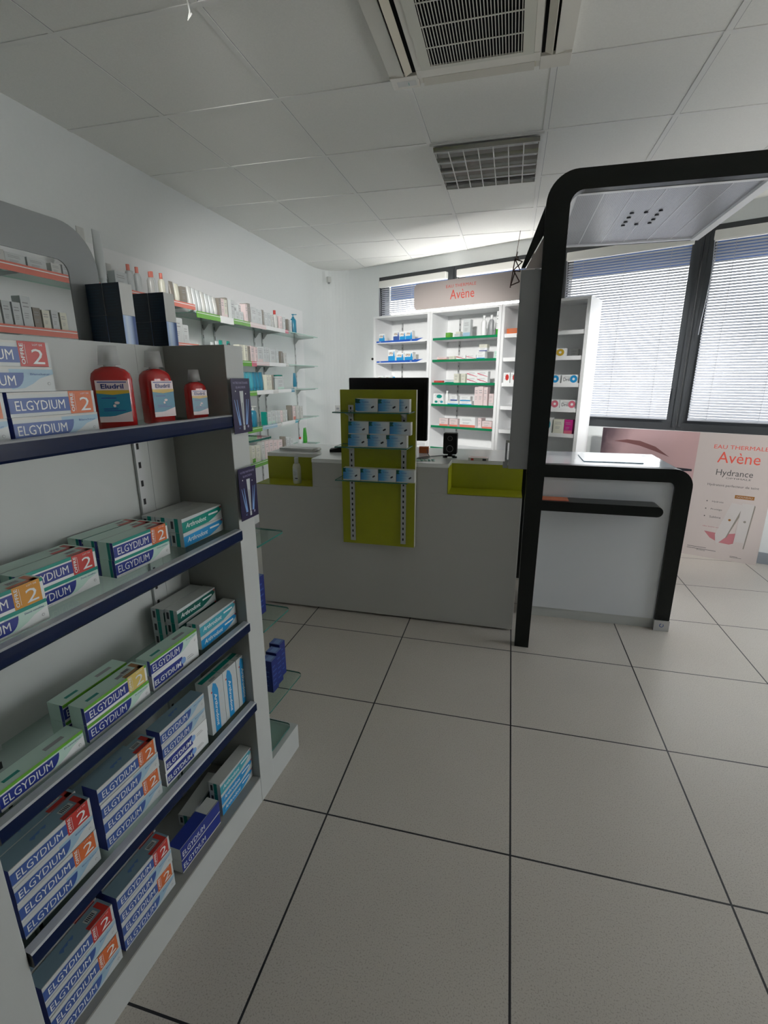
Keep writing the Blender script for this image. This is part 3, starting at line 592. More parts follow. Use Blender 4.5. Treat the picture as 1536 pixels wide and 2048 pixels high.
# mouthwash
def bottle(a, b, z, rz, s, lab):
    e = empty('mouthwash_bottle', G(a, b, z), rz); tag(e, lab, 'mouthwash bottle', 'red mouthwash bottles'); e.scale = (s, s, s)
    def ring(rx, ry, zz, n=28, p=3.2):
        out = []
        for k in range(n):
            t_ = 2*PI*k/n; c_, s_ = math.cos(t_), math.sin(t_); d_ = (abs(c_)**p+abs(s_)**p)**(-1/p); out.append((rx*c_*d_, ry*s_*d_, zz))
        return out
    m = MB(); m.loft([ring(.020, .036, 0), ring(.0225, .0395, .004), ring(.0225, .0395, .105), ring(.021, .037, .116), ring(.017, .029, .124), ring(.013, .016, .130, p=2)], 'liquid'); m.build('bottle_body', e)
    m = MB(); m.loft([ring(.0118, .0118, .130, p=2), ring(.011, .011, .142, p=2)], 'clear'); m.loft([ring(.0105, .0105, .142, p=2), ring(.0105, .0105, .158, p=2)], 'p_greyw'); m.build('bottle_neck', e)
    m = MB(); m.loft([ring(.0215, .0215, .134, p=2), ring(.017, .017, .172, p=2)], 'clear'); m.build('measuring_cap', e)
    f_ = Fr((.0229, -.031, .016), (0, 1, 0), (0, 0, 1)); m = MB()
    m.rect(f_, 0, 0, .062, .086, 'p_pinkw', 0); m.rect(f_, 0, .012, .062, .062, 'p_aqua', 1); m.poly(f_, [(0, 0), (.062, 0), (.062, .022), (.03, .013), (0, .010)], 'p_pinkw', 2)
    m.poly(f_, [(0, .061), (.062, .061), (.062, .066), (0, .066)], 'p_gold', 2); m.poly(f_, [(0, .066), (0, .060), (.03, .0565), (.062, .060), (.062, .066)], 'p_gold', 3)
    m.text(f_, 'Eludril', .031, .074, .010, 'p_navy2', .042, k=3, bold=True); m.rect(f_, .004, .0815, .058, .0835, 'p_navy', 2)
    m.lines(f_, .008, .054, .047, .053, 1, 'p_navy', .0018, k=2); m.lines(f_, .010, .054, .022, .030, 2, 'p_navy', .0014, k=3)
    m.disc(f_, .036, .040, .005, 'p_pinkw', 3, 10, .003); m.disc(f_, .031, .034, .003, 'p_pinkw', 3, 8)
    m.build('label', e); return e
bottle(-.322, -.062, ZT1, GR-.80, 1.0, 'large red mouthwash bottle beside the toothpaste, label facing out')
bottle(-.170, -.085, ZT1, GR-.15, .985, 'large red mouthwash bottle turned slightly, in middle of the three')
bottle(-.046, -.070, ZT1, GR-.30, .745, 'small red mouthwash bottle by the end panel')

# navy cartons on gondola top
def navyc(gradient):
    m = MB(); m.box((-.0262, -.0205, 0), (.0262, .0205, .0755), 'p_boxnavy', {'+x': 'bluegrad' if gradient else 'p_greyw', 't': 'p_greyw'})
    e = Fr((-.0262, -.0205, 0), (1, 0, 0), (0, 0, 1)); m.lines(e, .006, .048, .006, .070, 9, 'p_boxnavy2', .0014); return m.mesh('carton')
for si, (a, nm) in enumerate(((-.098, 'nearer the header board'), (.056, 'nearer the end panel'))):
    for col in range(2):
        for r in range(2):
            o = put('carton', proto('nv%d' % (r == 0), lambda: navyc(r == 0)), None, G(a, -.234-.0545*col, 1.5005+r*.076), GR)
            tag(o, 'dark navy carton, %s %s, stack %s' % (('lower', 'upper')[r], ('front', 'back')[col], nm), 'carton', 'dark cartons on top of the gondola')
# navy boxes on end glass shelves
def navyb():
    m = MB(); m.box((-.022, -.02, 0), (.022, .02, .15), 'p_navy2', {'t': 'p_tab'}); f, t, e = fronts(.04, .044, .15)
    m.lines(f, .006, .034, .02, .13, 5, 'p_tab'); m.lines(e, .006, .034, .02, .13, 5, 'p_tab'); m.rect(t, .006, .008, .034, .03, 'p_ltext'); return m.mesh('carton')
for i, (a, b, z, s, l) in enumerate(((.195, -.09, .6145, .95, 'alone on the middle end shelf'), (.205, -.065, .3005, .86, 'front on the lowest end shelf'), (.252, -.072, .3005, .9, 'middle on the lowest end shelf'), (.30, -.085, .3005, .94, 'outermost on the lowest end shelf'))):
    o = put('carton', proto('navyb', navyb), None, G(a, b, z), GR, (1, 1, s)); tag(o, 'upright dark blue carton, ' + l, 'carton', 'blue cartons on the gondola end shelves')

# ------------------------------------------------------------------ counter
ct = empty('sales_counter', (-.6925, 2.64, 0)); tag(ct, 'long white sales counter with two olive green recesses', 'counter')
X0, X1 = -1.48-(-.6925), .095+.6925
n1, n2 = -1.112+.6925, -.305+.6925; ZC = .967; ZN = .80; D = .62; ND = .165
m = MB()
m.box((X0, .0, .012), (X1, .02, ZN), 'counter'); m.box((n1, 0, ZN), (n2, .02, ZC-.022), 'counter')
m.box((X0, .02, .012), (X0+.02, D, ZN), 'counter'); m.box((X1-.02, .02, .012), (X1, D, ZN), 'counter'); m.box((X0, D-.02, .012), (X1, D, ZC-.022), 'counter')
bev(m.build('front_panel', ct), .0015)
MB().box((X0+.02, .03, 0), (X1-.02, D-.03, .012), 'slot').build('plinth', ct)
m = MB(); m.box((n1-.0, 0, ZC-.022), (n2, ND, ZC), 'countertop'); m.box((X0, ND-.0, ZC-.022), (X1, D, ZC), 'countertop'); bev(m.build('worktop', ct), .001)
for x0, x1, q in ((X0, n1, 0), (n2, X1, 1)):
    m = MB(); m.box((x0, 0.0, ZN-.003), (x1, ND, ZN+.001), 'olive'); m.box((x0, ND, ZN), (x1, ND+.012, ZC-.0222), 'olive')
    if q == 0: m.box((x1-.001, .0, ZN), (x1+.003, ND, ZC-.0222), 'olive')
    else: m.box((x0-.003, 0, ZN), (x0+.001, ND, ZC-.0222), 'olive')
    m.build('olive_recess', ct)
# olive display panel with glass shelves in front of counter
dp = empty('product_display', (-.697, 2.60, .48)); tag(dp, 'olive green display panel with slotted rails fixed to counter front', 'display panel')
m = MB(); m.box((-.213, 0, 0), (.213, .03, .882), 'olive'); m.box((.2132, -.0005, 0), (.2145, .03, .882), 'p_cream'); m.build('back_board', dp)
for xx in (-.150, .150):
    m = MB(); m.box((xx-.014, -.009, .02), (xx+.014, 0, .80), 'rail'); z = .04
    while z < .79: m.box((xx-.004, -.0095, z), (xx+.004, -.0088, z+.014), 'slot'); z += .032
    m.build('slotted_rail', dp)
for z, l in ((1.249-.48, .205), (1.068-.48, .197), (.887-.48, .2)):
    m = MB(); pts = [(-l, 0), (l, 0), (l+.004, .14), (-l, .14)]; f_ = Fr((0, -.155, z+.003), (1, 0, 0), (0, 1, 0)); m.prism(pts, f_, .006, 'glass', 'glassedge'); sh = m.build('glass_shelf', dp)
    for xx in (-.15, .15): m = MB(); m.prism([(0, 0), (.11, 0), (.11, -.004), (.02, -.028), (0, -.03)], Fr((xx+.003, -.009, z-.004), (0, -1, 0), (0, 0, 1)), .006, 'rail'); m.build('shelf_bracket', sh)
def kbox():
    m = MB(); L, Dp, H = .112, .045, .066; m.box((-L/2, -Dp/2, 0), (L/2, Dp/2, H), 'p_greyw', {'-y': 'kgrad'}); f_ = Fr((-L/2, -Dp/2, 0), (1, 0, 0), (0, 0, 1))
    m.poly(f_, [(0, H), (.020, H), (.012, H-.010), (.020, H-.020), (0, H-.022)], 'p_dgreen', 1); m.text(f_, 'K', .015, H-.012, .014, 'p_dgreen', k=2, bold=True)
    m.text(f_, 'Action', .046, H-.014, .010, 'p_ltext', .036, k=2, bold=True); m.rect(f_, .0, H-.030, .075, H-.0285, 'p_ltext', 2); m.rect(f_, .0, H-.045, .06, H-.0438, 'p_ltext', 2)
    c_, s_ = math.cos(.5), math.sin(.5); pill = [(q*c_-w_*s_+.085, q*s_+w_*c_+.026) for q, w_ in rrect(-.009, -.0042, .009, .0042, .004, 3)]; m.poly(f_, pill, 'p_dark', 3)
    m.rect(f_, 0, 0, L, .005, 'p_greyw', 2); return m.mesh('medicine_box')
KB = proto('k', kbox)
def kb(x, z, lab, sx_=1, y=2.4735): tag(put('medicine_box', KB, None, (x, y, z), 0, (sx_, 1, 1)), lab, 'medicine box', 'blue-white medicine boxes on the olive display')
for i, (x, s, dy) in enumerate(((-.735, 1.0, .0), (-.712, 1.0, -.047), (-.598, .98, -.047), (-.525, .62, -.045))):
    kb(x+.0, 1.2525, 'blue and white medicine box, %s on the top glass shelf' % ('rear at the shelf start', 'front, left of the row' if 0 else 'first in front', 'middle', 'narrow end one')[i], s, 2.52+dy)
for r in range(2):
    for k in range(3): kb(-.765+k*(.112 if r else .104)+(.004*r), 1.0715+r*.0665, 'blue and white medicine box, %s of three, %s layer, middle glass shelf' % (ORD[k+1], ('lower', 'upper')[r]), .97 if not r else .98)
for k in range(4): kb(-.803+k*.0985, .8905, 'blue and white medicine box, %s of four on the lowest glass shelf' % ORD[k+1], .86)

# things on the counter
def thing(name, lab, cat, loc, rz=0): return tag(empty(name, loc, rz), lab, cat)
e = thing('monitor', 'black flat monitor standing behind the olive display panel', 'monitor', (-.722, 2.95, ZC))
m = MB(); m.box((-.245, -.02, .085), (.245, .02, .458), 'blackmat'); bev(m.build('housing', e), .006)
m = MB(); m.box((-.225, -.0215, .105), (.225, -.0198, .438), 'screen'); m.build('rear_panel', e)
m = MB(); m.box((-.03, .0, .01), (.03, .03, .12), 'blackmat'); m.build('neck', e); m = MB(); m.box((-.12, -.08, 0), (.12, .1, .012), 'blackmat'); bev(m.build('foot', e), .004)
m = MB(); m.box((-.03, -.015, 0), (.03, .015, .04), 'p_orange'); tag(m.build('sticky_note_block', None, (-.507, 3.02, ZC+.0005), .1), 'small orange block just under the monitor corner', 'note block')
e = thing('speaker', 'small black desktop speaker with two round drivers on counter', 'speaker', (-.326, 2.88, ZC))
m = MB(); m.box((-.040, -.03, .022), (.040, .03, .145), 'blackmat'); bev(m.build('cabinet', e), .006)
for zz, r in ((.115, .014), (.055, .020)):
    f_ = Fr((0, -.0305, zz), (1, 0, 0), (0, 0, 1)); m = MB(); m.disc(f_, 0, 0, r, 'p_grey', 1, 20); m.disc(f_, 0, 0, r*.88, 'screen', 2, 20); m.disc(f_, 0, 0, r*.4, 'blackmat', 3, 16); m.build('driver', e)
m = MB(); m.box((-.012, -.02, .008), (.012, .02, .024), 'blackmat'); m.lathe([(.014, 0), (.014, .008)], 'blackmat', (-.028, -.01)); m.lathe([(.014, 0), (.014, .008)], 'blackmat', (.028, -.01)); m.box((-.03, -.015, .006), (.03, .01, .012), 'blackmat'); m.build('stand', e)
P = [(-.47, 2.90, 1.005), (-.455, 2.86, .985), (-.44, 2.83, .972), (-.455, 2.79, .970), (-.50, 2.76, .970), (-.50, 2.80, .970), (-.45, 2.86, .970), (-.40, 2.90, .970), (-.36, 2.93, .970)]
def smooth(P, k=6):
    P = [Vector(p) for p in P]; out = []
    for i in range(len(P)-1):
        a, b, c, d = P[max(i-1, 0)], P[i], P[i+1], P[min(i+2, len(P)-1)]
        for j in range(k): t_ = j/k; out.append(.5*((2*b)+(c-a)*t_+(2*a-5*b+4*c-d)*t_*t_+(3*b-a-3*c+d)*t_**3))
    return out + [P[-1]]
tag(MB().tube(smooth(P), .0022, 'cablk').build('cable'), 'thin black cable looping between monitor and speaker', 'cable')
e = thing('card_terminal', 'black card payment terminal lying on the counter', 'card terminal', (-1.02, 2.955, ZC), .25)
m = MB(); m.prism([(-.085, 0), (.085, 0), (.085, .045), (.06, .05), (-.06, .022), (-.085, .018)], Fr((0, -.038, 0), (1, 0, 0), (0, 0, 1)), .076, 'blackmat'); 
o = m.build('body', e); o.rotation_euler = (0, 0, 0)
f_ = Fr((-.075, -.03, .0215), (1, 0, .225), (0, 1, 0)); m = MB(); m.rect(f_, .075, .008, .125, .052, 'p_greyw', 6); m.build('display', e)
m = MB()
for i in range(4):
    for j in range(3): m.rect(f_, .008+i*.015, .010+j*.016, .018+i*.015, .021+j*.016, 'p_grey', 6)
m.build('keypad', e)
m = MB(); m.lathe([(.022, -.03), (.022, .03)], 'p_greyw', n=16); o = m.build('receipt_roll', e, (.098, 0, .026)); o.rotation_euler = (PI/2, 0, 0)
# folded papers
m = MB()
for k in range(5): m.box((-.12-.002*k, -.045+.002*k, .004*k+.0005), (.12-.003*k, .05-.001*k, .004*k+.0035), 'p_greyw' if k % 2 else 'white_matte')
m.tube([(.122, -.045, .012), (.122, .05, .012)], .0105, 'p_greyw', 12)
tag(m.build('paper_stack', None, (-1.31, 2.92, ZC), -.05), 'small pile of folded grey papers at the counter end', 'papers')
m = MB(); m.box((-.055, -.035, 0), (.055, .035, .0008), 'p_mint'); 
for i in range(5):
    for j in range(3): m.lathe([(.008, .0008), (.006, .004)], 'p_teal' if (i+j) % 2 else 'p_mint', (-.042+.021*i, -.022+.022*j), 10)
tag(m.build('blister_pack', None, (-.45, 2.735, ZC+.0003), .2), 'teal and clear blister pack lying by the display panel', 'pills')
m = MB(); m.box((-.055, -.025, 0), (.055, .025, .018), 'p_greyw', {'t': 'p_pinkw'}); f_ = Fr((-.055, -.025, 0), (1, 0, 0), (0, 0, 1)); m.rect(f_, .015, .003, .03, .015, 'p_red'); m.rect(f_, .08, .003, .10, .015, 'p_dark'); f_ = Fr((-.055, -.025, .018), (1, 0, 0), (0, 1, 0)); m.rect(f_, .01, .035, .1, .046, 'p_salmon')
tag(m.build('medicine_box', None, (-.155, 2.80, ZC+.0003), -.03), 'flat grey and red medicine box lying above the recess', 'medicine box')
e = thing('lotion_bottle', 'white bottle with grey cap standing in the olive recess', 'bottle', (-1.235, 2.70, ZN+.001))
m = MB(); m.lathe([(.022, 0), (.025, .004), (.025, .10), (.02, .118), (.012, .124)], 'p_cream'); m.build('bottle_body', e); m = MB(); m.lathe([(.013, .124), (.013, .158), (.011, .16)], 'p_greyw'); m.build('cap', e)
f_ = Fr((-.015, -.0256, .02), (1, 0, 0), (0, 0, 1)); m = MB(); m.rect(f_, 0, 0, .03, .07, 'p_paper', 1); m.rect(f_, .012, .012, .03, .018, 'p_dark', 2); m.lines(f_, .004, .026, .03, .06, 4, 'p_grey', k=2); m.build('label', e)

# ------------------------------------------------------------------ black arch with canopy
ar = empty('display_arch', (.145, 2.48, 0)); tag(ar, 'tall black rounded arch with perforated metal canopy between counter and desk', 'arch')
OX = .145
def frm(y): return Fr((-OX+.0, y, 0), (1, 0, 0), (0, 0, 1))
ro, ri = .125, .055
xe = .99
def outl(dx, xL0, xL1, zt, r, end):
    return [(xL0, 0)] + [(xL0+(xL1-xL0)*.5, 1.1)] + [(xL1, zt-r)] + [(xL1+r-r*math.cos(t_), zt-r+r*math.sin(t_)) for t_ in [PI/2*i/10 for i in range(1, 11)]] + [(end, zt)]
outer = outl(0, .108, .097, 2.272, ro, xe); inner = outl(0, .181, .196, 2.192, ri, xe)
m = MB(); m.band(outer, inner, frm(0), .05, 'black') if False else None
fy = Fr((-OX, .05, 0), (-1, 0, 0), (0, 0, 1))
def band_y(m, outer, inner, y0, y1, mt):
    n = len(outer)
    for k in range(n-1):
        A_, B_, C_, D_ = outer[k], outer[k+1], inner[k+1], inner[k]
        P_ = lambda q, y: (q[0]-OX, y, q[1])
        m.face([P_(A_, y0), P_(D_, y0), P_(C_, y0), P_(B_, y0)], mt); m.face([P_(A_, y1), P_(B_, y1), P_(C_, y1), P_(D_, y1)], mt)
        m.face([P_(A_, y0), P_(B_, y0), P_(B_, y1), P_(A_, y1)], mt); m.face([P_(D_, y0), P_(D_, y1), P_(C_, y1), P_(C_, y0)], mt)
    m.face([P_(outer[0], y0), P_(outer[0], y1), P_(inner[0], y1), P_(inner[0], y0)], mt); m.face([P_(outer[-1], y0), P_(inner[-1], y0), P_(inner[-1], y1), P_(outer[-1], y1)], mt)
band_y(m, outer, inner, 0, .05, 'black'); m.build('front_frame', ar)
m = MB(); band_y(m, [(q[0], max(q[1], 0)) for q in outer], [(q[0], q[1]) for q in inner], .98, 1.01, 'black'); m.build('rear_frame', ar)
m = MB(); m.box((.112-OX, .05, 1.0), (.122-OX, .98, 2.14), 'gloss_grey'); m.build('side_cladding', ar)
m = MB(); m.box((.225-OX, .05, 2.199), (.95-OX, .98, 2.2005), 'perfo')
m.build('perforated_canopy', ar)
m = MB(); m.box((.19-OX, .05, 2.185), (.225-OX, .98, 2.201), 'white'); m.box((.95-OX, .05, 2.185), (.99-OX, .98, 2.201), 'white'); m.box((.225-OX, .05, 2.190), (.95-OX, .075, 2.2), 'white'); m.box((.225-OX, .96, 2.19), (.95-OX, .98, 2.2), 'white')
for xx in (.34, .465, .59, .715, .84): m.box((xx-.0015-OX, .075, 2.1975), (xx+.0015-OX, .96, 2.1988), 'white')
m.build('canopy_edge', ar)
m = MB()
for xx, yy in [(0.518, 2.889), (0.519, 2.961), (0.519, 3.033), (0.518, 3.093), (0.582, 2.892), (0.581, 3.087), (0.644, 2.881), (0.643, 2.947), (0.646, 3.023), (0.643, 3.081)]:
    m.lathe([(.0001, 2.1935), (.010, 2.1935), (.010, 2.1985)], 'p_dark', (xx-OX, yy-2.48), 12)
m.build('canopy_dots', ar)
m = MB(); fq = Fr((-OX, .03, 0), (1, 0, 0), (0, 0, 1))
m.prism([(.096, 2.15), (.010, 1.905), (.028, 1.905), (.10, 2.04)], fq, .02, 'black'); m.build('corner_gusset', ar)
m = MB(); m.prism([(.100, 2.03), (.030, 1.903), (.100, 1.903)], Fr((-OX, .04, 0), (1, 0, 0), (0, 0, 1)), .01, 'p_sign'); m.build('gusset_plate', ar)
gp = MB(); gp.box((0, 0, 0), (.100, .035, .915), 'panelgrey2' if 'panelgrey2' in MATS else 'p_grey'); gp = gp.build('arch_panel', None, (.010, 2.498, .980)); bev(gp, .003)  # plain grey panel hung beside the arch, no display in it
tag(gp, 'tall flat dark grey panel fixed to the arch beside the counter', 'screen')
m = MB(); m.box((-.018, 0, 0), (0, .02, .012), 'p_greyw'); m.box((-.018, 0, .098), (0, .02, .11), 'p_greyw'); m.box((-.018, 0, .012), (-.008, .02, .098), 'p_grey'); m.box((-.026, -.004, -.03), (-.002, .024, .004), 'p_grey')
m.build('side_holder', gp, (0, .02, .03))
# lattice ornament
m = MB(); nodes = {'a': (.012, 0, .245), 'b': (-.004, 0, .10), 'c': (-.0225, 0, -.01), 'd': (.022, 0, .095), 'e': (-.010, 0, .06), 'f': (.018, 0, .05), 'g': (.012, 0, .01)}
m.tube([(.0, 0, .245-.02), (-.012, 0, .12)], .0012, 'brown'); m.tube([(-.006, 0, .14), (-.012, 0, .10)], .0018, 'brown')
for a, b in (((-.016, .11), (.018, .098)), ((-.016, .11), (-.030, -.01)), ((-.016, .11), (.010, .062)), ((.018, .098), (-.022, .062)), ((-.022, .062), (.012, .058)), ((-.018, .06), (.010, .014)), ((.010, .014), (-.028, .0)), ((-.028, .0), (-.012, .06)), ((-.004, .12), (-.004, .108))):
    m.tube([(a[0], 0, a[1]), (b[0], 0, b[1])], .0026, 'brown', 6)
tag(m.build('lattice_ornament', None, (-.004, 2.515, 1.835)), 'thin brown metal lattice mast ornament beside the arch top', 'ornament')

# ------------------------------------------------------------------ side desk
dk = empty('service_desk', (.54, 2.86, 0)); tag(dk, 'glossy white service desk framed by a rounded black band', 'desk')
DX = .54
def dbandy(m, outer, inner, y0, y1, mt):
    global OX
    t_ = OX; OX = DX; band_y(m, outer, inner, y0, y1, mt); OX = t_
ro, ri = .095, .035
outer = [(.19, .95), (.975-ro, .95)] + [(.975-ro+ro*math.sin(t_), .95-ro+ro*math.cos(t_)) for t_ in [PI/2*i/8 for i in range(1, 9)]] + [(.971, .066)]
inner = [(.19, .877), (.892-ri, .877)] + [(.892-ri+ri*math.sin(t_), .877-ri+ri*math.cos(t_)) for t_ in [PI/2*i/8 for i in range(1, 9)]] + [(.894, .066)]
m = MB(); dbandy(m, outer[::-1], inner[::-1], 0, .05, 'black'); m.build('black_frame', dk)
m = MB(); m.box((.19-DX, .02, .062), (.90-DX, .04, .90), 'gloss_grey'); m.box((.19-DX, .04, .062), (.21-DX, .55, .90), 'gloss_grey'); m.box((.95-DX, .05, .0), (.965-DX, .55, .86), 'gloss_grey'); m.build('front_panel', dk)
m = MB(); m.box((.19-DX, .025, .0), (.895-DX, .045, .06), 'lam'); m.build('kick_board', dk)
m = MB(); m.box((.19-DX, .0505, .925), (.90-DX, .56, .949), 'gloss_grey'); m.build('desk_top', dk)
m = MB(); m.box((.893-DX, -.005, 0), (.974-DX, .055, .066), 'steel'); f_ = Fr((.893-DX, -.005, 0), (1, 0, 0), (0, 0, 1)); m.disc(f_, .04, .036, .012, 'p_tab', 1, 16); m.disc(f_, .04, .036, .008, 'steel', 2, 16); m.rect(f_, .038, .034, .046, .05, 'steel', 3); m.build('foot', dk)
m = MB(); pr = arc(0, 0, .028, -PI/2, PI/2, 8)
pts = [(.19, .705)] + [(.795+a, .733+b) for a, b in pr] + [(.19, .761)]
m.prism([(a-DX, b) for a, b in pts], Fr((0, -.10, 0), (1, 0, 0), (0, 0, 1)), .13, 'black'); m.build('bag_shelf', dk)
m = MB(); m.box((-.16, -.13, 0), (.16, .13, .004), 'p_lblue', {'t': 'gloss_grey'}); o = m.build('desk_mat', None, (.60, 3.15, .9495)); tag(o, 'pale translucent writing mat lying on the white desk', 'desk mat')
m = MB(); m.box((-.075, -.04, 0), (.075, .04, .004), 'p_salmon', {'t': 'p_orange'}); tag(m.build('painted_reflection', None, (.275, 2.82, .7615)), 'orange reflection painted as a thin sheet on the black bag shelf', 'painted_reflection')  # thin orange sheet stands in for a reflection on the shelf

# ------------------------------------------------------------------ window-wall shelf units (frame: +X = into the room, Y = along wall)
RW = WA - PI/2
units = [('white shelf unit with blue-edged shelves nearest the rounded corner', -.885, -.175, 'blue'), ('white shelf unit with green-edged shelves under the header sign', -.172, .578, 'green'), ('white shelf unit with plain shelves behind the arch', .582, 1.335, 'white')]
ZU = [1.800, 1.597, 1.378, 1.170, .955, .735]
for lab, s0, s1, c in units:
    u = empty('wall_shelf_unit', W((s0+s1)/2, 0), RW); tag(u, lab, 'shelf unit'); hwid = (s1-s0)/2
    m = MB(); m.box((.085, -hwid, 0), (.40, -hwid+.025, 2.05), 'white'); m.build('side_panel', u)
    m = MB(); m.box((.085, hwid-.028, 0), (.40, hwid, 2.05), 'white')
    if c == 'white':
        for k in range(28): m.box((.36, hwid-.0285, .75+k*.045), (.37, hwid-.028, .765+k*.045), 'slot')
    m.build('side_panel', u)
    m = MB(); m.box((.085, -hwid+.025, 0), (.10, hwid-.028, 2.03), 'white_matte'); m.build('back_panel', u)
    m = MB(); m.box((.085, -hwid+.025, 2.03), (.40, hwid-.028, 2.05), 'white'); m.build('top_board', u)
    for yy in (-hwid+.17,):
        m = MB(); m.box((.10, yy-.009, .75), (.106, yy+.009, 2.0), 'rail'); 
        for k in range(24): m.box((.106, yy-.003, .78+k*.05), (.1065, yy+.003, .80+k*.05), 'slot')
        m.build('slotted_rail', u)
    for k, z in enumerate(ZU if c == 'green' else ZU[:5]+[.735]):
        m = MB(); m.box((.1075, -hwid+.026, z-.018), (.385, hwid-.029, z), 'white'); sh = m.build('shelf', u)
        if c == 'green': m = MB(); m.box((.386, -hwid+.03, z-.020), (.390, hwid-.032, z+.002), 'p_shelfgreen'); m.build('shelf_edge_strip', sh)
        if c == 'blue' and k < 3:
            m = MB(); f_ = Fr((.386, -hwid+.03, z-.014), (0, 1, 0), (0, 0, 1)); m.poly(f_, [(0, 0), (.52, .0), (.60, .028), (.5, .022), (0, .016)], 'p_shelfblue', 1); m.rect(f_, 0, -.008, .62, 0, 'white', 1)
            m.text(f_, 'UPSA', .05, .008, .008, 'p_white', k=2, bold=True); m.text(f_, 'UPSA', .45, .010, .008, 'p_white', k=2, bold=True); m.build('shelf_edge_strip', sh)
        if c == 'white': m = MB(); m.box((.386, -hwid+.03, z-.030), (.390, hwid-.032, z+.003), 'white'); m.build('shelf_edge_strip', sh)
    m = MB(); m.box((.1075, -hwid+.026, 0), (.38, hwid-.029, .70), 'white'); m.build('cupboard_base', u)
# fill lamp added out of sight on the unit tops to brighten the ceiling
e = empty('fill_strip_light', W(.0, .16, 2.051), RW); tag(e, 'long white fill lamp added on top of the shelf units', 'added fill light')
m = MB(); m.box((-.03, -.85, 0), (.03, .85, .03), 'white'); m.build('housing', e); m = MB(); m.tube([(0, -.82, .042), (0, .82, .042)], .012, 'lampon', 10); m.build('tube_lamp', e)
l = bpy.data.lights.new('tube_light', 'AREA'); l.shape = 'RECTANGLE'; l.size = .05; l.size_y = 1.6; l.energy = 1.7; l.color = (1, .99, .96); o = bpy.data.objects.new('tube_light', l); C.objects.link(o); o.parent = e; o.location = (0, 0, .06); o.rotation_euler = (PI, 0, 0)
# header sign
f_ = Fr(W(-.331, .45, 2.064), WT, (0, 0, 1)); m = MB(); sl = 1.23
pts = [(sl, 0), (sl, .235)] + arc(.045, .19, .045, PI/2, PI, 6) + arc(.045, .045, .045, PI, 1.5*PI, 6)
m.prism(pts[:1]+pts[1:], f_, .02, 'p_sign'); m.text(f_, 'EAU THERMALE', .515, .178, .026, 'p_avene', .31, k=1); m.text(f_, 'Avène', .53, .105, .082, 'p_avene', .25, k=1, bold=False)
m.poly(f_, [(.05, .0), (sl, .0), (sl, .004), (.05, .004)], 'white', 1)
tag(m.build('header_sign'), 'long pale pink header sign lettered in red above the shelf units', 'sign')

# small product prototypes
def carton(base, band=None, txt='p_grey', side=None, name='carton', logo=None):
    m = MB(); m.box((-.5, -.5, 0), (.5, .5, 1), base, {'-y': side or base, 't': base}); f, t, e = fronts(1, 1, 1)
    f.n *= 8
    m.lines(f, .15, .85, .62, .85, 2, txt, .035, 1, 5); m.lines(f, .2, .8, .30, .50, 3, txt, .02, 1, 9)
    if band: m.rect(f, 0, .0, 1, .24, band, 1)
    if logo: logo(m, f)
    return m.mesh(name)
def tubep(base, cap, band=None):
    n = 16; b = MB()
    def ring(rx, ry, z): return [(rx*math.cos(2*PI*k/n), ry*math.sin(2*PI*k/n), z) for k in range(n)]
    mt = [base]*5
    if band: mt = [base, base, band, base, base]
    b.loft([ring(.40, .44, .14), ring(.42, .46, .30), ring(.40, .47, .45), ring(.30, .485, .68), ring(.12, .5, .94), ring(.05, .5, 1)], mt); c = MB(); c.loft([ring(.36, .36, 0), ring(.36, .36, .14)], cap)
    return b.mesh('tube_body'), c.mesh('cap')
def bottlep(base, cap, pump=False):
    b = MB(); b.lathe([(.44, 0), (.48, .03), (.48, .66), (.36, .76), (.20, .79)], base, n=16); c = MB()
    if pump: c.lathe([(.2, .79), (.2, .86), (.07, .87), (.07, .95), (.22, .96), (.22, 1)], cap, n=12); c.box((-.1, -.1, .955), (.62, .1, .99), cap)
    else: c.lathe([(.23, .79), (.23, 1)], cap, n=14)
    return b.mesh('bottle_body'), c.mesh('cap')
def jarp(base, cap):
    b = MB(); b.lathe([(.45, 0), (.5, .08), (.5, .62)], base, n=18); c = MB(); c.lathe([(.5, .62), (.5, .96), (.46, 1)], cap, n=18); return b.mesh('jar_body'), c.mesh('cap')
CN = {'p_aqua': 'deep turquoise', 'p_paper': 'white', 'p_white': 'bright white', 'p_pinkw': 'pale pink', 'p_cream': 'cream', 'p_beige': 'taupe', 'p_greyw': 'light grey', 'p_cyan': 'turquoise', 'p_teal': 'teal', 'p_blue': 'blue', 'p_lblue': 'light blue',
      'p_salmon': 'orange', 'p_red': 'red', 'p_orange': 'orange', 'p_mint': 'mint', 'p_green': 'green', 'p_magenta': 'magenta', 'p_dark': 'black', 'p_grey': 'grey', 'p_lime': 'lime', 'p_navy': 'navy', 'p_tab': 'dark blue', 'p_gold': 'yellow', 'p_pink': 'pink', 'p_dgreen': 'dark green', 'p_taupe': 'taupe'}
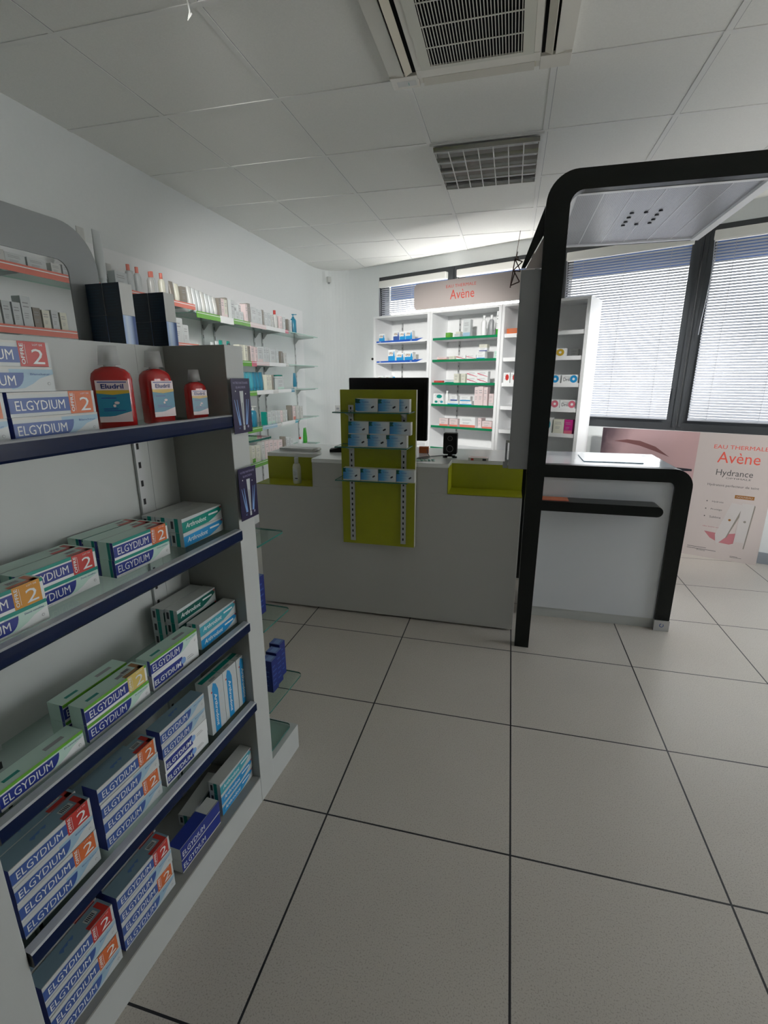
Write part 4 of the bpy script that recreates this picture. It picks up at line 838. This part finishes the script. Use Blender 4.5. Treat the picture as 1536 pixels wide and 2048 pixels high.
def product(kind, cols, w_, d_, h_, loc, rz, where, grp):
    key = (kind,)+cols
    if kind in ('c', 'drill', 'upsa', 'dot', 'stripe'):
        lg = None
        if kind == 'drill': lg = lambda m, f: (m.text(f, 'Drill', .32, .45, .40, 'p_dark', .42, k=2), m.disc(f, .72, .5, .22, cols[1], 3, 18, .44), m.disc(f, .72, .5, .08, 'p_white', 4, 10, .16))
        if kind == 'upsa': lg = lambda m, f: (m.rect(f, .0, .0, 1, .45, cols[1], 2), m.text(f, 'UPSA', .4, .66, .2, 'p_brown', .6, k=2, bold=True), m.poly(f, [(.7, .45), (.95, .45), (.9, .85), (.82, .85)], cols[1], 3))
        if kind == 'dot': lg = lambda m, f: m.disc(f, .6, .55, .28, cols[1], 2, 16, .3)
        if kind == 'stripe': lg = lambda m, f: m.poly(f, [(0, .75), (0, .55), (.95, .05), (1, .12)], cols[1], 2)
        bandc = cols[1] if (kind == 'c' and len(cols) > 1) else None
        me = proto(key, lambda: carton(cols[0], bandc, logo=lg, side=cols[0]))
        o = put('carton', me, None, loc, rz, (d_, w_, h_)); cat = 'carton'; nm = {'drill': 'lozenge box with %s circle', 'upsa': 'white medicine box with %s lower half', 'dot': 'carton with %s spot', 'stripe': 'white medicine box with %s diagonal'}.get(kind)
        nm = (nm % CN[cols[1]]) if nm else (CN[cols[0]] + ' carton' + (' with %s band' % CN[cols[1]] if len(cols) > 1 else ''))
    else:
        fn = {'t': lambda: tubep(*cols), 'b': lambda: bottlep(cols[0], cols[1]), 'p': lambda: bottlep(cols[0], cols[1], True), 'j': lambda: jarp(*cols)}[kind]
        cat = {'t': 'tube', 'b': 'bottle', 'p': 'pump bottle', 'j': 'jar'}[kind]; A_, B_ = proto(key, fn)
        o = put({'t': 'cream_tube', 'b': 'lotion_bottle', 'p': 'pump_bottle', 'j': 'jar'}[kind], None, None, loc, rz); o.scale = (d_, w_, h_)
        put(A_.name.split('.')[0], A_, o); put('cap', B_, o)
        nm = '%s %s with %s cap' % (CN[cols[0]], cat, CN[cols[1]])
    tag(o, nm + ', ' + where, cat, grp); return o
def row_wall(z, items, where, grp, xf=-2.035):
    """items: (y centre, kind, cols, width, depth, height[, x shift, z shift]) along the plain wall"""
    for i, it in enumerate(items):
        y, kind, cols, w_, d_, h_ = it[:6]; dx = it[6] if len(it) > 6 else 0; dz = it[7] if len(it) > 7 else 0
        product(kind, cols, w_, d_, h_, (xf-d_/2+dx, y, z+dz+.0005), random.uniform(-.03, .03), '%s from the gondola side, %s' % (ORD[i+1], where), grp)
# ------------------------------------------------------------------ wall shelving on the plain wall
ws = empty('wall_shelving', (-2.262, 3.4, 0)); tag(ws, 'white wall shelving with glass shelves of skincare along the long wall', 'shelving unit')
MB().box((0, -2.3, .35), (.012, 1.86, 2.125), 'white').build('back_panel', ws)
for y in (-1.6, -.42, -.02, .13, .75, .90, 1.62):
    m = MB(); m.box((.012, y-.009, .4), (.018, y+.009, 2.0), 'rail'); 
    for k in range(20): m.box((.018, y-.003, .45+k*.07), (.0184, y+.003, .475+k*.07), 'slot')
    m.build('slotted_rail', ws)
WS = [(-2.3, -.455, 1.872, 'A'), (-2.3, -.455, 1.630, 'A'), (-2.3, -.455, 1.35, 'A'), (-.44, 1.66, 1.838, 'B'), (-.44, 1.64, 1.548, 'B'), (-.44, 1.62, 1.322, 'B'), (-.44, 1.62, 1.032, 'B'), (-.44, 1.62, .745, 'B')]
def strip(par, y0, y1, z, c, h=.034):
    m = MB(); m.box((.262, y0, z-h+.006), (.268, y1, z+.006), c); m.box((.268, y0, z-.006), (.2685, y1, z-.002), 'white'); m.build('price_strip', par)
for y0, y1, z, bay in WS:
    m = MB(); m.prism([(.014, y0), (.26, y0), (.26, y1), (.014, y1)], Fr((0, 0, z), (1, 0, 0), (0, 1, 0)), .006, 'glass', 'glassedge_l'); sh = m.build('glass_shelf', ws)
    for yy in ((-1.6, -.5) if bay == 'A' else (-.02, .13, .75, .90, 1.6)):
        m = MB(); m.prism([(0, 0), (.22, 0), (.22, -.008), (.05, -.02), (.015, -.06), (0, -.065)], Fr((.014, yy+.003, z-.0065), (1, 0, 0), (0, 0, 1)), .006, 'rail'); m.build('shelf_bracket', sh)
    if bay == 'A': strip(sh, y0, -1.22, z, 'p_salmon'); strip(sh, -1.215, -1.02, z, 'p_white', .04); strip(sh, -1.015, y1, z, 'p_salmon')
    else:
        gs = {1.838: [(-.44, -.175, 'p_lime', .04), (-.17, -.0, 'p_white', .045), (0.005, .24, 'p_lime', .036), (.25, .50, 'p_pinkw', .034), (.50, .86, 'p_white', .03), (.86, .93, 'p_pink', .03)],
              1.548: [(-.1, .22, 'p_lime', .04), (.23, .30, 'p_pink', .04), (.30, .52, 'p_pinkw', .03), (.52, .84, 'p_white', .03), (.84, .90, 'p_greyw', .03)],
              1.322: [(-.1, .27, 'p_lime', .04), (.28, .56, 'p_white', .034), (.56, .66, 'p_greyw', .034), (.66, .93, 'p_white', .028), (.93, 1.0, 'p_aqua', .03)],
              1.032: [(-.1, .32, 'p_lime', .04), (.34, .60, 'p_lblue', .034), (.60, .68, 'p_greyw', .034), (.70, .98, 'p_white', .028), (.98, 1.05, 'p_cyan', .03)],
              .745: [(-.1, .45, 'p_lime', .04)]}[z]
        for q in gs: strip(sh, q[0], q[1], z, q[2], q[3])
W_ = 'p_paper'; Wh = 'p_white'; PW = 'p_pinkw'; CR = 'p_cream'; BG = 'p_taupe'; GW = 'p_greyw'
items = [(1.70, 'c', (GW,), .07, .05, .055), (1.78, 'c', (W_,), .09, .05, .05), (1.88, 'c', (W_,), .09, .05, .05), (1.975, 'c', (GW,), .05, .04, .05), (2.03, 'c', (W_,), .04, .04, .055)]
items += [(2.165, 't', (GW, GW), .05, .04, .25, .0), (2.245, 't', (W_, W_), .055, .045, .255, .02)]
items += [(2.30, 'c', (BG,), .035, .05, .10, -.06), (2.345, 'c', (W_, 'p_pinkw'), .05, .05, .095, -.06), (2.36, 'c', (W_,), .085, .045, .088, .012), (2.43, 't', (GW, GW), .05, .05, .15, -.10), (2.44, 't', (W_, 'p_salmon'), .04, .03, .12, .0)]
items = items[:-1]
for k, (yy, hh, cc) in enumerate(((2.455, .145, W_), (2.545, .15, W_), (2.625, .14, GW), (2.665, .15, W_), (2.72, .15, CR))): items.append((yy, 'b', (cc, 'p_salmon'), .042, .04, hh, -.02 if k % 2 else 0))
items += [(2.50, 't', (W_, W_), .045, .03, .125, -.03), (2.80, 't', (BG, W_), .04, .035, .12), (2.85, 't', (CR, W_), .04, .035, .115), (2.90, 'c', (BG,), .045, .05, .105)]
row_wall(1.872, items, 'highest near-bay shelf', 'skincare on the highest wall shelf')
items = []; hs = [.12, .10, .10, .13, .09, .085, .09, .085]
for k in range(8): items.append((1.655+.045*k, 'c', ((GW, W_, W_, W_, BG, CR, W_, CR)[k],), .036 if k != 3 else .045, .045, hs[k]))
items += [(2.60, 'c', (W_,), .05, .05, .10), (2.72, 'c', (GW,), .05, .05, .12, -.03), (2.80, 'c', (W_,), .10, .04, .155), (2.88, 'c', (W_,), .05, .04, .12)]
row_wall(1.630, items, 'second near-bay shelf', 'skincare on the second wall shelf')
items = [(2.985+.046*k, 't', (W_ if k % 3 else GW, W_), .042, .045, .155-.004*k) for k in range(7)]
items += [(3.30, 'c', (BG,), .03, .06, .13), (3.335, 'c', (PW,), .035, .05, .13), (3.375, 'c', (CR, 'p_pinkw'), .035, .05, .13), (3.42, 'c', (BG,), .03, .06, .15, -.02), (3.47, 'c', (W_,), .05, .05, .14), (3.53, 'c', (W_, 'p_mint'), .05, .05, .075, .0), (3.59, 'c', (W_, 'p_mint'), .05, .05, .075),
          (3.64, 'c', (W_,), .04, .05, .13, -.04), (3.67, 'c', (PW,), .03, .05, .14), (3.71, 'c', (BG,), .035, .07, .15), (3.79, 'c', (W_,), .08, .05, .13), (3.88, 'c', (W_,), .08, .05, .125), (3.94, 'c', (BG,), .02, .06, .13), (3.99, 'c', (W_,), .05, .05, .12), (4.05, 'c', (W_,), .045, .05, .12), (4.11, 'c', (GW,), .04, .05, .11),
          (4.20, 'b', (GW, 'p_red'), .05, .05, .16), (4.27, 'c', (PW,), .045, .05, .12), (4.34, 'c', (W_,), .04, .05, .12), (4.42, 'c', (BG,), .02, .05, .11), (4.48, 'c', (W_,), .04, .05, .11), (4.60, 'p', ('p_aqua', 'p_aqua'), .06, .06, .175)]
row_wall(1.838, items, 'highest far-bay shelf', 'skincare on the highest far wall shelf')
items = [(3.00, 'c', (W_,), .04, .04, .06), (3.06, 'c', (CR,), .05, .05, .10, -.04), (3.13, 'c', (PW,), .08, .05, .075), (3.19, 't', (W_, W_), .04, .04, .12), (3.25, 't', (W_, 'p_teal'), .045, .04, .13), (3.30, 't', ('p_teal', 'p_cyan'), .045, .04, .14), (3.355, 'b', ('p_mint', 'p_dark'), .04, .04, .12, .03), (3.40, 't', ('p_teal', 'p_dgreen'), .045, .04, .14), (3.45, 'b', (CR, 'p_dark'), .03, .03, .10)]
items += [(3.55, 'c', (CR, ), .06, .05, .125), (3.62, 'c', (CR,), .045, .05, .125), (3.67, 'c', (BG,), .025, .05, .12), (3.72, 'c', (PW,), .055, .05, .125), (3.78, 'c', (PW,), .04, .05, .12), (3.85, 'c', (W_, PW), .075, .05, .12), (3.93, 'c', (W_,), .045, .05, .13), (3.98, 'c', (W_,), .045, .05, .13), (4.08, 'c', (W_, GW), .10, .05, .12), (4.17, 'c', (W_,), .03, .05, .11), (4.25, 'c', (BG,), .035, .05, .11), (4.33, 'c', (GW,), .04, .05, .10)]
row_wall(1.548, items, 'second far-bay shelf', 'skincare on the second far wall shelf')
items = [(3.50, 'c', (CR,), .05, .05, .10)] + [(3.585+.055*k, 't', ('p_cyan' if k < 3 else 'p_aqua', 'p_aqua'), .055, .04, .15) for k in range(6)]
items += [(3.95, 'c', (CR,), .045, .05, .13), (4.0, 'c', (CR,), .045, .05, .13), (4.05, 'c', (BG,), .02, .05, .13), (4.20, 'c', (W_, 'p_mint'), .13, .05, .10), (4.23, 'j', (W_, 'p_teal'), .09, .09, .03, 0, .1005), (4.55, 't', ('p_aqua', W_), .06, .04, .15)]
row_wall(1.322, items, 'third far-bay shelf', 'skincare on the third far wall shelf')
items = [(3.57, 't', (W_, W_), .03, .04, .10), (3.63, 't', ('p_lblue', 'p_cyan'), .05, .04, .13), (3.71, 'p', ('p_aqua', GW), .075, .06, .17), (3.89, 'c', ('p_teal',), .02, .05, .11), (3.94, 'c', (W_, 'p_mint'), .07, .05, .105), (4.02, 'c', (W_, 'p_mint'), .06, .05, .105), (4.08, 'c', (W_,), .03, .05, .11)] + [(4.13+.05*k, 'c', ((W_, PW, GW, W_)[k],), .04, .05, .105) for k in range(4)]
items += [(4.40, 'c', (BG,), .03, .05, .14), (4.46, 'c', (PW, 'p_salmon'), .05, .05, .13), (4.56, 'c', (GW,), .05, .05, .13), (4.64, 'c', (GW,), .05, .05, .12)]
row_wall(1.032, items, 'fourth far-bay shelf', 'skincare on the fourth far wall shelf')
items = [(3.62, 'c', (CR, 'p_lime'), .05, .05, .14), (3.70, 'c', (CR,), .07, .05, .13), (3.79, 'c', (GW,), .05, .05, .15), (3.86, 'c', (PW,), .06, .05, .15), (3.94, 'c', (PW,), .07, .05, .15), (4.02, 'c', (PW,), .07, .05, .14), (4.12, 'c', (PW, 'p_taupe'), .08, .05, .13), (4.22, 'c', (BG,), .03, .05, .15), (4.29, 'c', (W_,), .06, .05, .13), (4.37, 'c', (W_,), .06, .05, .12), (4.62, 'b', (W_, 'p_red'), .05, .05, .10), (4.75, 't', ('p_green', W_), .07, .05, .18)]
row_wall(.745, items, 'lowest far-bay shelf', 'skincare on the lowest wall shelf')

def row_unit(z, items, where, grp, df=.375):
    for i, it in enumerate(items):
        s, kind, cols, w_, d_, h_ = it[:6]; dd = it[6] if len(it) > 6 else 0; dz = it[7] if len(it) > 7 else 0
        product(kind, cols, w_, d_, h_, W(s, df-d_/2-dd, z+dz+.0006), RW+random.uniform(-.02, .02), '%s from the corner side, %s' % (ORD[i+1], where), grp)
gb = 'medicine boxes in the blue-edged shelf unit'
row_unit(ZU[0], [(-.79, 'upsa', (Wh, 'p_blue'), .075, .05, .075), (-.68, 'upsa', (Wh, 'p_navy'), .06, .05, .085, .1), (-.60, 'upsa', (Wh, 'p_tab'), .075, .05, .095), (-.52, 'upsa', (Wh, 'p_blue'), .07, .05, .085), (-.44, 'upsa', (Wh, 'p_blue'), .08, .05, .09)], 'top blue-edged shelf', gb)
row_unit(ZU[1], [(-.66, 'upsa', (Wh, 'p_blue'), .09, .05, .115), (-.55, 'upsa', (Wh, 'p_blue'), .09, .05, .08), (-.44, 'upsa', (Wh, 'p_blue'), .10, .05, .085), (-.36, 'c', (GW, 'p_navy'), .02, .05, .06)], 'second blue-edged shelf', gb)
row_unit(ZU[2], [(-.81, 'upsa', (Wh, 'p_mint'), .08, .05, .07), (-.71, 'upsa', (Wh, 'p_mint'), .07, .05, .07), (-.64, 'b', ('p_blue', Wh), .03, .03, .075), (-.38, 'c', (PW, 'p_red'), .09, .05, .045), (-.29, 'c', (PW, 'p_pinkw'), .07, .05, .05)], 'third blue-edged shelf', gb)
gg = 'medicines in the green-edged shelf unit'
row_unit(ZU[0], [(.02, 'c', ('p_lime',), .05, .05, .045), (.06, 'c', (CR,), .05, .05, .06, .12), (.12, 'c', (W_,), .06, .05, .03), (.22, 'c', (W_, 'p_lblue'), .075, .05, .15), (.385, 'b', (Wh, Wh), .05, .05, .175), (.46, 'b', ('p_grey', Wh), .05, .05, .175), (.53, 'c', (Wh, 'p_green'), .02, .1, .2)], 'top green-edged shelf', gg)
row_unit(ZU[1], [(-.04, 'c', (PW, 'p_salmon'), .11, .05, .028), (-.04, 'c', (PW,), .10, .05, .022, .1, .0), (.07, 'c', (CR,), .06, .05, .03), (.17, 'stripe', (Wh, 'p_red'), .10, .05, .036), (.28, 'stripe', (Wh, 'p_pink'), .10, .05, .036), (.38, 'c', (Wh, 'p_blue'), .085, .05, .035), (.38, 'c', (Wh,), .085, .05, .03, 0, .0356), (.40, 'c', (Wh, 'p_navy'), .08, .05, .03, .0, .0662), (.40, 'c', (CR,), .08, .05, .03, 0, .0968), (.49, 'c', ('p_mint',), .06, .05, .07, .12)], 'second green-edged shelf', gg)
row_unit(ZU[2], [(-.08, 'c', ('p_red',), .09, .05, .02), (.03, 'c', (W_, 'p_teal'), .10, .05, .03, .04), (.13, 'c', (CR,), .055, .05, .085), (.205, 'c', (CR,), .045, .05, .085)] + [(.30+.11*c_, 'stripe', (Wh, 'p_pink'), .108, .05, .052, 0, .0525*r_) for c_ in range(2) for r_ in range(2)], 'third green-edged shelf', gg)
row_unit(ZU[3], [(-.10, 'dot', (Wh, 'p_teal'), .06, .05, .04), (-.035, 'dot', (Wh, 'p_cyan'), .06, .05, .04), (-.07, 'dot', (Wh, 'p_teal'), .115, .05, .062, 0, .0405), (.02, 'b', (Wh, Wh), .042, .042, .13), (.10, 'c', (Wh, 'p_blue'), .12, .05, .035), (.11, 'c', (Wh, 'p_tab'), .075, .05, .05, 0, .0355), (.24, 'c', (Wh, 'p_blue'), .13, .05, .035), (.235, 'c', (Wh, 'p_blue'), .11, .05, .045, 0, .0355), (.355, 'c', (PW,), .04, .05, .17), (.40, 'c', (PW, PW), .05, .05, .175), (.45, 'c', (PW,), .04, .05, .17), (.51, 'c', (PW, GW), .045, .05, .11)], 'fourth green-edged shelf', gg)
row_unit(ZU[4], [(0.0, 'c', (PW, 'p_salmon'), .10, .06, .075), (.115, 'c', (PW, 'p_salmon'), .095, .06, .075), (.27, 'c', (Wh, 'p_salmon'), .17, .06, .10), (.378, 'c', (PW,), .036, .09, .09, .05), (.48, 'c', (PW, 'p_salmon'), .10, .06, .07)], 'fifth green-edged shelf', gg)
gw = 'lozenge boxes in the plain shelf unit'
row_unit(ZU[0], [(.69, 'c', ('p_orange',), .13, .06, .045), (.98, 'dot', (Wh, 'p_red'), .08, .05, .08), (1.06, 'c', (PW, 'p_red'), .05, .05, .02)], 'top plain-edged shelf', gw)
row_unit(ZU[1], [(1.00, 'dot', (Wh, 'p_red'), .07, .05, .09, .07), (1.085, 'drill', (Wh, 'p_gold'), .15, .05, .065), (1.20, 'c', (GW,), .06, .05, .06, .12)], 'second plain-edged shelf', gw)
row_unit(ZU[2], [(.65, 'dot', (Wh, 'p_red'), .06, .05, .09), (.72, 'dot', (Wh, 'p_red'), .06, .05, .09), (.92, 'drill', (Wh, 'p_blue'), .13, .05, .07), (1.065, 'drill', (Wh, 'p_blue'), .14, .05, .07), (1.22, 'drill', (Wh, 'p_blue'), .14, .05, .07)], 'third plain-edged shelf', gw)
row_unit(ZU[3], [(.93, 'drill', (Wh, 'p_red'), .13, .05, .07), (1.08, 'drill', (Wh, 'p_pink'), .14, .05, .07), (1.225, 'drill', (Wh, 'p_pink'), .14, .05, .07)], 'fourth plain-edged shelf', gw)
row_unit(ZU[4], [(1.06, 'dot', (Wh, 'p_cyan'), .08, .05, .13), (1.16, 'c', (CR,), .09, .05, .12), (1.245, 'c', ('p_magenta', 'p_pink'), .07, .05, .12)], 'fifth plain-edged shelf', gw)

# ------------------------------------------------------------------ poster standing under the window
PA = math.atan2(4.168-4.334, 1.953-1.5); po = Vector((.797, 4.591, 0)); mat('brow', (.16, .07, .07), .4); pe = empty('floor_poster', po, PA)
tag(pe, 'wide cosmetics poster standing on the floor under the windows', 'poster'); PWd = 1.228; SP = .715; PH = 1.008
m = MB(); m.box((0, 0, .0), (SP, .012, PH), 'forehead')
o = m.build('photo_half', pe); f_ = Fr((0, 0, 0), (1, 0, 0), (0, 0, 1))
m = MB(); m.poly(f_, [(.10, .900), (.20, .918), (.30, .912), (.42, .872), (.53, .795), (.42, .835), (.30, .872), (.20, .890)], 'brow', 2)
m.poly(f_, [(.52, .70), (.60, .715), (.70, .712), (.70, .695), (.62, .690)], 'p_dark', 2); m.build('printed_brow', o)
m = MB(); m.box((SP, 0, 0), (PWd, .012, PH), 'p_sign'); o2 = m.build('text_half', pe)
f_ = Fr((SP, 0, 0), (1, 0, 0), (0, 0, 1)); wq = PWd-SP; m = MB()
m.text(f_, 'EAU THERMALE', wq*.54, .905, .030, 'p_avene', .34, k=1); m.text(f_, 'Avène', wq*.54, .825, .085, 'p_avene', .27, k=1)
m.text(f_, 'Hydrance', wq*.52, .700, .062, 'p_dtext', .235, k=1); m.text(f_, 'OPTIMALE', wq*.58, .665, .012, 'p_dtext', .16, k=1); m.text(f_, 'Hydratant perfecteur de teint', wq*.53, .603, .024, 'p_dtext', .33, k=1)
m.rect(f_, wq*.58, .512, wq*.82, .540, 'p_brown', 1); m.text(f_, 'NOUVEAU', wq*.70, .526, .013, 'p_sign', .10, k=2)
for k, t_ in enumerate(('Hydrate', 'Protège', 'Sublime')): m.disc(f_, wq*.24, .47-.062*k, .005, 'p_dtext', 1, 8); m.text(f_, t_, wq*.38, .468-.062*k, .017, 'p_dtext', .075, k=1)
m.text(f_, 'Effet bonne mine', wq*.36, .262, .010, 'p_rose', .12, k=1)
m.poly(f_, [(wq*.27, .222), (wq*.45, .215), (wq*.62, .225), (wq*.74, .24), (wq*.72, .16), (wq*.62, .135), (wq*.48, .14), (wq*.36, .17)], 'p_rose', 1)
m.poly(f_, [(wq*.56, .475), (wq*.71, .465), (wq*.56, .19), (wq*.46, .125), (wq*.44, .14), (wq*.42, .205)], 'p_tube', 3); m.poly(f_, [(wq*.71, .465), (wq*.735, .45), (wq*.57, .185), (wq*.555, .19)], 'p_taupe', 2)
m.poly(f_, [(wq*.69, .48), (wq*.84, .475), (wq*.80, .115), (wq*.67, .118)], 'p_tube', 4); m.poly(f_, [(wq*.84, .475), (wq*.855, .465), (wq*.815, .115), (wq*.80, .115)], 'p_taupe', 3); m.rect(f_, wq*.67, .105, wq*.80, .165, 'p_sign', 5)
m.disc(f_, wq*.57, .335, .009, 'p_brown', 5); m.disc(f_, wq*.76, .335, .009, 'p_taupe', 5)
m.lines(f_, wq*.08, wq*.5, .055, .085, 2, 'p_dtext', .004); m.text(f_, 'Avène', wq*.27, .055, .012, 'p_dtext', .06, k=2); m.lines(f_, wq*.66, wq*.82, .03, .045, 2, 'p_dtext', .003)
m.build('printed_text', o2)
